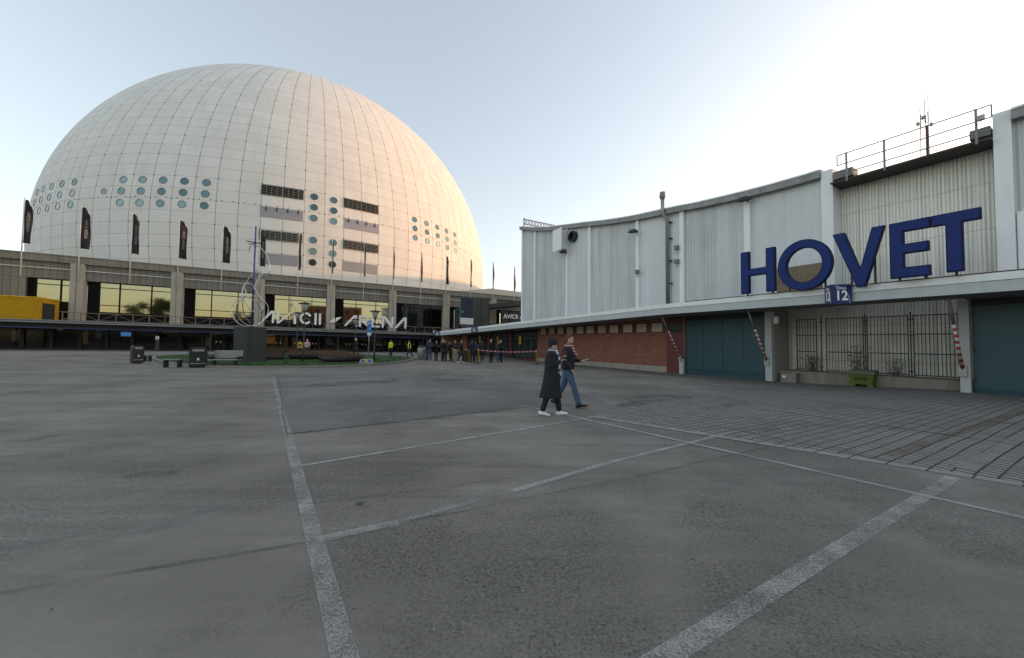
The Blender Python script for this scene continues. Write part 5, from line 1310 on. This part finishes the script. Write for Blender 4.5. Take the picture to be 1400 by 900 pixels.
tree(mirror_spot(345, 430, 115), 11, 6, 'bushy dark tree reflected left of the brick house', 5)
tree(mirror_spot(430, 430, 110), 10, 7, 'round dark tree reflected right of the brick house', 6)
def hedge_row(name, label, x0, x1, t, h):
    a, b = Vector(mirror_spot(x0, 430, t)), Vector(mirror_spot(x1, 430, t)); th = thing(name, label, 'hedge', (a + b) / 2); mb = MB()
    for i in range(5000):
        q = a.lerp(b, random.random()) + Vector((random.gauss(0, .8), random.gauss(0, .8), h * random.random() ** .7 * (.75 + .25 * math.sin(i * .7 + random.random())))); u = Vector((random.uniform(-1, 1), random.uniform(-1, 1), random.uniform(-1, 1))).normalized(); v = u.orthogonal().normalized(); s = random.uniform(.2, .5)
        mb.poly([q - u * s, q + v * s * .6, q + u * s, q - v * s * .6])
    mb.build('foliage', M['leaf'], th, fix=False)
hedge_row('tall_hedge', 'long dark hedge far behind the viewer', 60, 470, 125, 5.0)

# ------------------------------------------------------------------ people
def remesh(mb, voxel, smooth_it=3, name='body'):
    me = mb.mesh(name, None, True)
    o = bpy.data.objects.new('tmp', me); COL.objects.link(o)
    m = o.modifiers.new('r', 'REMESH'); m.mode = 'VOXEL'; m.voxel_size = voxel; m.use_smooth_shade = True
    s = o.modifiers.new('s', 'SMOOTH'); s.factor = .5; s.iterations = smooth_it
    dg = bpy.context.evaluated_depsgraph_get(); dg.update()
    out = bpy.data.meshes.new_from_object(o.evaluated_get(dg)); out.name = name
    bpy.data.objects.remove(o); bpy.data.meshes.remove(me)
    for p in out.polygons: p.use_smooth = True
    return out
def chain(mb, pts, side=Vector((0, 1, 0))):
    """pts: (pos, radius along side, radius across); a closed limb with rounded ends"""
    P_ = [Vector(p[0]) for p in pts]; rings = []
    for i, (p, a, b) in enumerate(pts):
        t = (P_[min(i + 1, len(P_) - 1)] - P_[max(i - 1, 0)]).normalized(); s = (side - t * side.dot(t))
        s = s.normalized() if s.length > 1e-4 else t.orthogonal().normalized(); o = t.cross(s)
        if i == 0: rings.append((P_[0] - t * min(a, b) * .7, s * a * .45, o * b * .45))
        rings.append((P_[i], s * a, o * b))
        if i == len(pts) - 1: rings.append((P_[-1] + t * min(a, b) * .7, s * a * .45, o * b * .45))
    mb.loft(rings)
SKIN = plain('skin', (.46, .27, .19), .6, var=.08, scale=8); SKIN2 = plain('skin_fair', (.52, .33, .25), .6, var=.08, scale=8)
def cloth(c): return plain('cloth_%02d_%02d_%02d' % tuple(int(q * 99) for q in c), c, .85, var=.22, scale=7, bump=.15)
def person(label, loc, face_deg, height, legs, arms, top=(.02, .02, .025), bottom=(.02, .02, .025), shoe=(.02, .02, .02), hair=(.05, .03, .02), hat=None, coat=False, vest=None, fine=False, lean=0.0, headturn=0.0, build=1.0, group=None, bald=False, hood=None, beard=None, scarf=None, cap=None):
    """legs: ((hip, knee) left, right) degrees; arms: ((shoulder, elbow, out) left, right) degrees"""
    k = height / 1.75; vx = .0085 if fine else .017
    t = thing('person', label, 'person', loc, R(face_deg), group)
    t.location = (0, 0, 0); t.rotation_euler = (0, 0, 0)
    hip = [Vector((0, s * .088, .93)) for s in (1, -1)]; J = []
    for s in (0, 1):
        h_, kn = R(legs[s][0]), R(legs[s][1]); K = hip[s] + Vector((math.sin(h_), 0, -math.cos(h_))) * .435; sh = h_ - kn
        A = K + Vector((math.sin(sh), 0, -math.cos(sh))) * .42
        pitch = (legs[s][2] if len(legs[s]) > 2 else 0); J.append((hip[s], K, A, R(pitch)))
    low = min(min(A.z - .075, (A + Vector((math.cos(p) * .17, 0, -.06 + math.sin(p) * .17))).z - .015) for _, _, A, p in J)
    dz = Vector((0, 0, -low))
    ln = R(lean); up_ = Vector((math.sin(ln), 0, math.cos(ln)))
    pel = Vector((0, 0, .93))
    def T(z, x=0.0, y=0.0): return pel + up_ * (z - .93) + Vector((x * math.cos(ln), y, -x * math.sin(ln)))
    W_ = build
    torso = [(T(.86), .145 * W_, .105 * W_), (T(.95), .165 * W_, .118 * W_), (T(1.08, .01), .148 * W_, .108 * W_), (T(1.24, .012), .168 * W_, .122 * W_), (T(1.36), .175 * W_, .112 * W_), (T(1.42, -.005), .14 * W_, .085), (T(1.47, 0), .07, .062)]
    hd = T(1.60, .02); hf = Vector((math.cos(R(headturn)), math.sin(R(headturn)), 0)); hs_ = Vector((-hf.y, hf.x, 0)); Zu = Vector((0, 0, 1))
    def head(mb, g=0.0, z0=-.125, z1=.13):
        prof = [(-.125, .035, .045, .030), (-.10, .050, .062, .020), (-.06, .062, .080, .008), (-.01, .073, .090, .0), (.04, .078, .098, -.005), (.085, .070, .088, -.010), (.115, .045, .058, -.012), (.13, .018, .025, -.012)]
        mb.loft([(hd + Zu * z + hf * c, hs_ * (a + g), hf * (b + g)) for z, a, b, c in prof if z0 <= z <= z1])
    sh_ = [T(1.405, 0, s * .172 * W_) for s in (1, -1)]; AR = []
    for s in (0, 1):
        a, e, o_ = (R(q) for q in arms[s][:3]); sg = (1, -1)[s]
        ud = Vector((math.sin(a) * math.cos(o_), sg * math.sin(o_), -math.cos(a) * math.cos(o_))); inw = arms[s][3] if len(arms[s]) > 3 else .12
        E_ = sh_[s] + ud * .285; fd = Vector((math.sin(a + e), -sg * inw, -math.cos(a + e))).normalized(); W2 = E_ + fd * .25
        AR.append((sh_[s], E_, W2, fd))
    mb = MB()
    mb_t = [(p, a - .022, b - .022) for p, a, b in torso]; chain(mb, mb_t)
    chain(mb, [(T(1.43, -.005), .062, .062), (T(1.50, .008), .054, .058), (T(1.55, .014), .05, .056)])
    head(mb)
    # nose, ears, brow and chin
    chain(mb, [(hd + hf * .088 + Zu * .025, .010, .010), (hd + hf * .104 - Zu * .012, .014, .013)], hs_)
    for s in (1, -1): chain(mb, [(hd + hs_ * .076 * s - hf * .008 + Zu * .025, .012, .018), (hd + hs_ * .076 * s - hf * .012 - Zu * .018, .010, .014)], hf)
    chain(mb, [(hd + hf * .074 - Zu * .098 + hs_ * .02, .014, .014), (hd + hf * .074 - Zu * .098 - hs_ * .02, .014, .014)], Zu)
    for H_, K, A, p in J:
        f = Vector((math.cos(p), 0, math.sin(p)))
        chain(mb, [(H_ + Vector((0, 0, .02)), .066, .070), (H_.lerp(K, .4), .060, .066), (K, .044, .048), (K.lerp(A, .35), .042, .048), (A, .034, .036)])
        chain(mb, [(A - f * .045 + Vector((0, 0, -.045)), .03, .028), (A + f * .03 + Vector((0, 0, -.045)), .036, .034), (A + f * .11 + Vector((0, 0, -.058)), .040, .02), (A + f * .165 + Vector((0, 0, -.062)), .03, .014)])
    for s, (S_, E_, W2, fd) in enumerate(AR):
        sg = (1, -1)[s]
        chain(mb, [(S_, .052, .052), (S_.lerp(E_, .5), .045, .047), (E_, .036, .038), (E_.lerp(W2, .35), .037, .036), (W2, .025, .022)])
        hb = W2 + fd * .02; sd = Vector((0, 1, 0)); sd = (sd - fd * sd.dot(fd)).normalized(); nn = fd.cross(sd)
        chain(mb, [(W2, .024, .018), (hb + fd * .03, .036, .016), (hb + fd * .075, .038, .014)], sd)
        curl = nn * -1 if nn.z > 0 else nn
        if abs(nn.z) < .3: curl = nn if nn.x < 0 else -nn
        for j, (off, l) in enumerate(((-.030, .058), (-.010, .070), (.011, .066), (.030, .052))):
            b0 = hb + fd * .078 + sd * off; b1 = b0 + (fd * .85 + curl * .5) * l * .5; b2 = b1 + (fd * .35 + curl * .95).normalized() * l * .5
            chain(mb, [(b0, .0088, .0088), (b1, .0082, .0082), (b2, .0072, .0072)], sd)
        th0 = hb + fd * .025 - sd * sg * .032; th1 = th0 + (fd * .7 - sd * sg * .75).normalized() * .036; th2 = th1 + (fd * .9 - sd * sg * .1 + curl * .4).normalized() * .030
        chain(mb, [(th0, .0105, .0105), (th1, .0095, .0095), (th2, .0085, .0085)], sd)
    parts = []
    body = remesh(mb, vx if fine else .014, 2); body.materials.append(SKIN if not fine else SKIN2); parts.append(('body', body))
    # trousers
    mb = MB(); bo = cloth(bottom)
    chain(mb, [(T(.90), .150 * W_, .112 * W_), (T(.98), .168 * W_, .124 * W_), (T(1.03), .16 * W_, .118 * W_)])
    for H_, K, A, p in J:
        chain(mb, [(H_ + Vector((0, 0, .03)), .090, .100), (H_.lerp(K, .4), .083, .092), (K, .064, .070), (K.lerp(A, .4), .062, .070), (K.lerp(A, .93), .058, .062)])
    me = remesh(mb, vx * 1.2, 2, 'trousers'); me.materials.append(bo); parts.append(('trousers', me))
    for H_, K, A, p in J:
        mb = MB(); f = Vector((math.cos(p), 0, math.sin(p))); n_ = Vector((-math.sin(p), 0, math.cos(p)))
        chain(mb, [(A - f * .062 - n_ * .04, .036, .038), (A + f * .02 - n_ * .036, .043, .046), (A + f * .10 - n_ * .052, .047, .030), (A + f * .18 - n_ * .062, .038, .018)])
        chain(mb, [(A - f * .07 - n_ * .072, .037, .012), (A + f * .05 - n_ * .072, .042, .012), (A + f * .19 - n_ * .072, .040, .011)])
        me = remesh(mb, vx * .95, 1, 'shoe'); me.materials.append(cloth(shoe)); parts.append(('shoe', me))
    # jacket or coat
    mb = MB(); g = .022
    if coat:
        hem = .40; mx = [(K + A) * .5 for _, K, A, _ in J]; fx = max(J[0][1].x, J[1][1].x); bx = min(J[0][2].x * .55 + J[0][1].x * .45, J[1][2].x * .55 + J[1][1].x * .45)
        cx = (fx * .75 + bx) / 2; hw = max(.22, (fx * .75 - bx) / 2 + .15)
        mb.loft([(Vector((cx, 0, hem)), Vector((0, .245, 0)), Vector((hw, 0, 0))), (Vector((cx * .85, 0, hem + .06)), Vector((0, .245, 0)), Vector((hw * .98, 0, 0))), (Vector((cx * .5, 0, .68)), Vector((0, .225, 0)), Vector((hw * .80, 0, 0))), (T(.94), Vector((0, .215, 0)), Vector((.185, 0, 0))), (T(1.10), Vector((0, .205, 0)), Vector((.170, 0, 0))), (T(1.26), Vector((0, .21, 0)), Vector((.170, 0, 0))), (T(1.38), Vector((0, .195, 0)), Vector((.135, 0, 0))), (T(1.44), Vector((0, .15, 0)), Vector((.105, 0, 0))), (T(1.49), Vector((0, .085, 0)), Vector((.08, 0, 0)))])
    else:
        chain(mb, [(T(.93), .172 * W_, .130 * W_), (T(.98), .182 * W_, .138 * W_)] + [(p, a + g, b + g) for p, a, b in torso[2:]])
    for S_, E_, W2, fd in AR:
        chain(mb, [(S_ + Vector((0, 0, .0)), .073, .073), (S_.lerp(E_, .5), .066, .068), (E_, .057, .060), (E_.lerp(W2, .5), .052, .053), (W2 - fd * .005, .043, .042)])
    me = remesh(mb, vx * 1.2, 2, 'coat' if coat else 'jacket'); me.materials.append(cloth(top)); parts.append((me.name.split('.')[0], me))
    if vest:
        mb = MB(); chain(mb, [(p, a + .036, b + .036) for p, a, b in torso[1:6]]); me = remesh(mb, vx * 1.3, 2, 'vest'); me.materials.append(vest); parts.append(('vest', me))
    if hat:
        mb = MB(); head(mb, .016, .02, .2); me = remesh(mb, vx, 2, 'beanie'); 
        mb = MB(); head(mb, .020, -.01, .2)
        mb.loft([(hd + Zu * .01 - hf * .012, hs_ * .090, hf * .108), (hd + Zu * .06 - hf * .012, hs_ * .094, hf * .110), (hd + Zu * .13 - hf * .02, hs_ * .07, hf * .085), (hd + Zu * .165 - hf * .028, hs_ * .03, hf * .04)])
        mb.loft([(hd - Zu * .06 - hf * .05, hs_ * .085, hf * .055), (hd + Zu * .03 - hf * .03, hs_ * .09, hf * .075)])
        me = remesh(mb, vx, 2, 'beanie'); me.materials.append(cloth(hat)); parts.append(('beanie', me))
    elif cap:
        mb = MB(); head(mb, .014, .04, .2); chain(mb, [(hd + Zu * .055 + hf * .07, .07, .008), (hd + Zu * .05 + hf * .16, .055, .007)], hs_); me = remesh(mb, vx, 1, 'cap'); me.materials.append(cloth(cap)); parts.append(('cap', me))
    elif not bald:
        mb = MB()
        mb.loft([(hd - Zu * .05 - hf * .045, hs_ * .074, hf * .055), (hd + Zu * .02 - hf * .03, hs_ * .083, hf * .076), (hd + Zu * .07 - hf * .015, hs_ * .082, hf * .094), (hd + Zu * .115 - hf * .012, hs_ * .062, hf * .078), (hd + Zu * .142 - hf * .012, hs_ * .028, hf * .04)])
        me = remesh(mb, vx, 1, 'hair'); me.materials.append(cloth(hair)); parts.append(('hair', me))
    if beard:
        mb = MB(); mb.loft([(hd - Zu * .128 + hf * .035, hs_ * .038, hf * .048), (hd - Zu * .095 + hf * .024, hs_ * .056, hf * .066), (hd - Zu * .055 + hf * .016, hs_ * .066, hf * .076)]); me = remesh(mb, vx, 1, 'beard'); me.materials.append(cloth(beard)); parts.append(('beard', me))
    if scarf:
        mb = MB(); pts = [T(1.475, .075 * math.cos(a * .5236) + .01, .088 * math.sin(a * .5236)) for a in range(12)]
        mb.tube(pts, .036, 8, True)
        for s, l in ((1, scarf[1]), (-1, scarf[2])):
            f0 = T(1.45, .10, s * .04); f1 = T(1.30, .165, s * .055); f2 = T(1.30 - l * .5, .17, s * .06); f3 = T(1.30 - l, .18 + .02 * s, s * .065)
            chain(mb, [(f0, .040, .022), (f1, .055, .016), (f2, .06, .014), (f3, .06, .013)])
        me = remesh(mb, .008 if fine else .016, 1, 'scarf'); me.materials.append(scarf[0]); parts.append(('scarf', me))
    if fine:
        for s in (1, -1):
            mb = MB(); q = hd + hf * .086 + hs_ * .031 * s + Zu * .022; mb.lathe([(.001, -.011), (.010, -.005), (.0115, 0), (.010, .005), (.001, .011)], 10, fn=lambda a, b, z: q + Vector((a, b, z))); parts.append(('eye', mb.mesh('eye', M['white'], True)))
            mb = MB(); q2 = q + hf * .0085; mb.lathe([(.001, -.006), (.006, 0), (.001, .006)], 8, fn=lambda a, b, z: q2 + Vector((a, b, z))); parts.append(('pupil', mb.mesh('pupil', M['black'], True)))
        mb = MB(); chain(mb, [(hd + hf * .092 - Zu * .058 + hs_ * .022, .006, .005), (hd + hf * .099 - Zu * .058, .007, .006), (hd + hf * .092 - Zu * .058 - hs_ * .022, .006, .005)], Zu); parts.append(('mouth', mb.mesh('mouth', plain('lips', (.36, .13, .11), .6), True)))
    for nm, me in parts:
        for v in me.vertices: v.co = (v.co + dz) * k
        o = bpy.data.objects.new(nm, me); COL.objects.link(o); o.parent = t
    t.location = loc; t.rotation_euler = (0, 0, R(face_deg))
    rot = Matrix.Translation(Vector(loc)) @ Matrix.Rotation(R(face_deg), 4, 'Z')
    return t, {'hand': [rot @ ((a[2] + a[3] * .09 + dz) * k) for a in AR], 'fd': [rot.to_3x3() @ a[3] for a in AR], 'head': rot @ ((hd + dz) * k), 'hf': rot.to_3x3() @ hf, 'hs': rot.to_3x3() @ hs_}
# the couple
wp = at(754.5, 567.5); wp.z = 0
woman, wi = person('person walking in a long black coat, black beanie, blue white scarf and white trainers', wp, -14, 1.71, ((13, 5, 6), (-10, 8, -6)), ((6, 128, 8, .45), (0, 118, 8, .5)), top=(.012, .012, .014), bottom=(.012, .012, .014), shoe=(.74, .73, .70), hat=(.010, .010, .011), coat=True, fine=True, scarf=(M['scarf_bw'], .50, .34), build=1.0, headturn=-4)
mp = at(776, 556.5); mp.z = 0
man, mi = person('bearded person walking in dark jacket and blue jeans with a phone in hand', mp, -22, 1.84, ((-17, 14, -18), (22, 5, 12)), ((-2, 92, 6, .10), (-10, 48, 6, .25)), top=(.014, .015, .022), bottom=(.055, .105, .175), shoe=(.015, .015, .016), hair=(.085, .04, .022), fine=True, beard=(.17, .085, .05), scarf=(M['scarf_rw'], .03, .02), build=1.16, lean=2, headturn=-4)
# glasses on the man
gl = MB(); hd_, hf_, hs__ = mi['head'], mi['hf'], mi['hs']
for s in (1, -1):
    c_ = hd_ + hf_ * .108 + hs__ * .034 * s + Vector((0, 0, .024)); gl.tube([c_ + hs__ * .027 * math.cos(a * .6283) + Vector((0, 0, .02 * math.sin(a * .6283))) for a in range(10)], .0028, 5, True)
    gl.tube([c_ + hs__ * .027 * s, hd_ + hs__ * .086 * s - hf_ * .02 + Vector((0, 0, .03))], .0028, 5)
gl.tube([hd_ + hf_ * .112 + hs__ * .008 + Vector((0, 0, .026)), hd_ + hf_ * .112 - hs__ * .008 + Vector((0, 0, .026))], .003, 5)
gl.build('glasses', M['black'], man)
def handheld(name, label, cat, info, hand, size, mat, screen=None):
    p = info['hand'][hand]; fd = info['fd'][hand]; sd = fd.cross(Vector((0, 0, 1))).normalized(); upv = sd.cross(fd).normalized()
    ex, ey, ez = fd, sd, upv; q = p + upv * .014 + fd * .03
    fn = lambda a, b, c: q + (ex * .95 + ez * .3).normalized() * a + ey * b + ez * c
    t = thing(name, label, cat, q); mb = MB(); mb.box(-size[0] / 2, size[0] / 2, -size[1] / 2, size[1] / 2, 0, size[2], fn=fn); mb.build('case', mat, t)
    mb = MB(); mb.box(-size[0] / 2 + .006, size[0] / 2 - .006, -size[1] / 2 + .005, size[1] / 2 - .005, size[2] + .0005, size[2] + .002, fn=fn); mb.build('display', screen or M['black_glass'], t)
handheld('smartphone', 'pale phone in the raised hand of the person in jeans', 'phone', mi, 0, (.17, .08, .010), M['white'], M['letter_white'])
handheld('smartphone', 'dark red phone held at the chest of the person in the long coat', 'phone', wi, 0, (.15, .075, .010), plain('red_phone_case', (.25, .03, .02), .5))
# people waiting by the doors and walking near the island
ST = ((2, 3), (-2, 3)); WK = ((20, 8, 6), (-18, 14, -14)); HANG = ((4, 14, 6), (0, 14, 6)); HOLD = ((20, 85, 6, .4), (18, 88, 6, .4)); POCK = ((-8, 40, 14, .3), (-8, 40, 14, .3))
BLK, NAVY, DK = (.015, .015, .016), (.02, .026, .055), (.025, .023, .022)
def far(x, y, label, face, h, legs=ST, arms=HANG, **kw):
    p = at(x, y); return person(label, p, face, h, legs, arms, group=None, **kw)
far(587.5, 493.5, 'person in a navy jacket and jeans looking at the hands, leftmost of the queue', -60, 1.80, arms=HOLD, top=NAVY, bottom=(.045, .07, .13), shoe=(.3, .3, .3))
far(583.5, 493, 'person in a black jacket half hidden behind the leftmost of the queue', 20, 1.76, top=BLK, bottom=NAVY, hat=(.02, .015, .015))
far(596.3, 493, 'slim person all in black standing alone in the queue', -40, 1.68, arms=HOLD, top=BLK, bottom=BLK, shoe=BLK)
far(605.5, 494, 'grey haired person in black, left one of a standing pair', -20, 1.78, arms=POCK, top=BLK, bottom=BLK, hair=(.35, .32, .28))
far(609.3, 493.8, 'dark haired person in black, right one of a standing pair', 200, 1.74, arms=POCK, top=DK, bottom=BLK)
far(616, 493.5, 'person in a dark maroon coat and black trousers leaning slightly', 160, 1.66, arms=HANG, top=(.035, .012, .014), bottom=BLK, lean=6)
far(622, 493.6, 'person in a black top and beige trousers by the brick pillar', -80, 1.74, arms=HOLD, top=BLK, bottom=(.36, .31, .23), shoe=(.3, .28, .25))
far(630, 496, 'person in a black parka stepping forward with white soled shoes', -10, 1.76, legs=((14, 6, 4), (-12, 8, -8)), top=BLK, bottom=BLK, shoe=(.45, .44, .42), build=1.12)
far(645.5, 496, 'broad person in a black coat left of the yellow barrier post', 90, 1.82, arms=HANG, top=BLK, bottom=BLK, build=1.15)
far(650.5, 496, 'person in a navy blue puffer jacket right behind the yellow barrier post', 100, 1.72, arms=HANG, top=(.022, .025, .075), bottom=BLK, build=1.1)
far(659, 494, 'person in dark clothes in front of the first poster door', 120, 1.68, arms=POCK, top=DK, bottom=DK)
far(671.3, 495.3, 'bald person in a black jacket behind the barrier tape', 150, 1.83, arms=HANG, top=BLK, bottom=BLK, bald=True)
far(680.5, 495.8, 'person in a dark jacket and blue jeans hugging, left of the close pair', 0, 1.74, arms=HOLD, top=DK, bottom=(.04, .08, .17), shoe=(.4, .2, .15))
far(684.8, 495.6, 'person with light hair in black, right of the close pair', 180, 1.78, arms=HOLD, top=BLK, bottom=BLK, hair=(.32, .22, .13))
HV = plain('hi_vis_yellow', (.62, .80, .03), .7, var=.1); 
far(534, 488.6, 'steward in a bright yellow jacket and dark trousers standing beyond the lawn', 150, 1.74, arms=HANG, top=(.60, .78, .03), bottom=BLK)
far(559.5, 489, 'steward in a yellow vest over black walking with legs apart', 200, 1.72, legs=WK, arms=HANG, top=BLK, bottom=BLK, vest=HV)
far(486, 488.5, 'person in black with a white cap walking behind the parking sign', 10, 1.84, legs=WK, arms=HANG, top=BLK, bottom=BLK, cap=(.6, .6, .58), build=1.15)
yf, yi = far(409.5, 489, 'person in a yellow shirt with a dark number on the back', 118, 1.62, arms=HANG, top=(.70, .47, .03), bottom=BLK)
pf, _ = far(419.5, 488, 'person in a pale pink hooded jacket beside the yellow shirt', 100, 1.66, arms=POCK, top=(.52, .33, .34), bottom=BLK, hat=(.50, .32, .33))
bk = R(118); ex = Vector((-math.sin(bk), math.cos(bk), 0)) * -1; nb = Vector((-math.cos(bk), -math.sin(bk), 0))
q = at(409.5, 489) + Vector((0, 0, 1.12)) + nb * .165
if ex.cross(Vector((0, 0, 1))).dot(nb) < 0: ex = -ex
place_mesh(text_mesh('22', .30, .006, bold=.012), 'number', NAVYM := plain('number_navy', (.02, .03, .06), .8), yf, q, ex, Vector((0, 0, 1)))
# barrier posts and tape
def barrier(x, y, label):
    p = at(x, y); t = thing('barrier_post', label, 'barrier', p, group='yellow barrier posts'); fn = lambda a, b, z: p + Vector((a, b, z))
    mb = MB(); mb.lathe([(.24, 0), (.24, .03), (.08, .07)], 14, fn=fn); mb.build('base', M['black'], t)
    mb = MB(); mb.lathe([(.045, .05), (.045, .98), (.055, .98), (.055, 1.06), (.03, 1.08)], 10, fn=fn); mb.build('pole', M['yellow'], t, True)
    return p
b1 = barrier(654, 497.2, 'yellow barrier post with black foot in the middle of the queue'); b2 = barrier(733.5, 498.5, 'yellow barrier post with black foot just left of the walking couple'); b0 = barrier(641.5, 495, 'yellow barrier post half hidden behind the queue'); b3 = barrier(619, 494.5, 'yellow barrier post at the left part of the queue')
for a, b, lb in ((b1, b2, 'red and white barrier tape stretched between the two clear yellow posts'), (b3, b0, 'short red barrier tape between the hidden queue posts')):
    d = (b - a); n_ = 12; mb = MB(); pts = [a + d * i / n_ + Vector((0, 0, 1.0 - .10 * math.sin(math.pi * i / n_))) for i in range(n_ + 1)]
    mb.strip([[p + Vector((0, 0, -.035)) for p in pts], [p + Vector((0, 0, .035)) for p in pts]]); o = mb.build('barrier_tape', M['tape'], None, fix=False)
    sm = o.modifiers.new('thickness', 'SOLIDIFY'); sm.thickness = .003; tag(o, lb, 'tape')
# yellow posters on the doors and litter bin by the pillar
for x, yy, lb in ((656, 461, 'yellow poster on the glass door behind the queue'), (680.5, 462.5, 'yellow poster on the middle glass door above the close pair'), (711, 462, 'yellow poster on the glass door nearest the brick wall')):
    u, z = hpt(x, yy + 3, WALL + .08); t = MB().box(u - .19, u + .19, WALL + .07, WALL + .085, z - .42, z + .42, fn=HW).build('poster', M['poster_yellow']); tag(t, lb, 'poster', 'yellow posters on the doors')
bp = at(637, 494.6); tb = thing('crate_bin', 'dark brown bin behind the tape in the queue', 'bin', bp)
mb = MB(); mb.rbox(bp.x - .3, bp.x + .3, bp.y - .3, bp.y + .3, bp.z + .0, bp.z + .85, .03); mb.build('bin_body', plain('brown_bin', (.05, .025, .015), .7), tb)
mb = MB(); mb.rbox(bp.x - .33, bp.x + .33, bp.y - .33, bp.y + .33, bp.z + .855, bp.z + .92, .02); mb.build('lid', M['black'], tb)
tb2 = thing('litter_bin', 'tall grey steel bin at the left end of the queue', 'litter bin', at(576, 491.5)); bq = at(576, 491.5)
mb = MB(); mb.lathe([(.30, 0), (.36, .05), (.36, .95), (.33, 1.05)], 16, fn=lambda a, b, z: bq + Vector((a, b, z))); mb.build('bin_body', M['steel'], tb2, True)
mb = MB(); mb.lathe([(.34, 1.055), (.30, 1.16), (.05, 1.2)], 16, fn=lambda a, b, z: bq + Vector((a, b, z))); mb.build('lid', M['dark'], tb2, True)
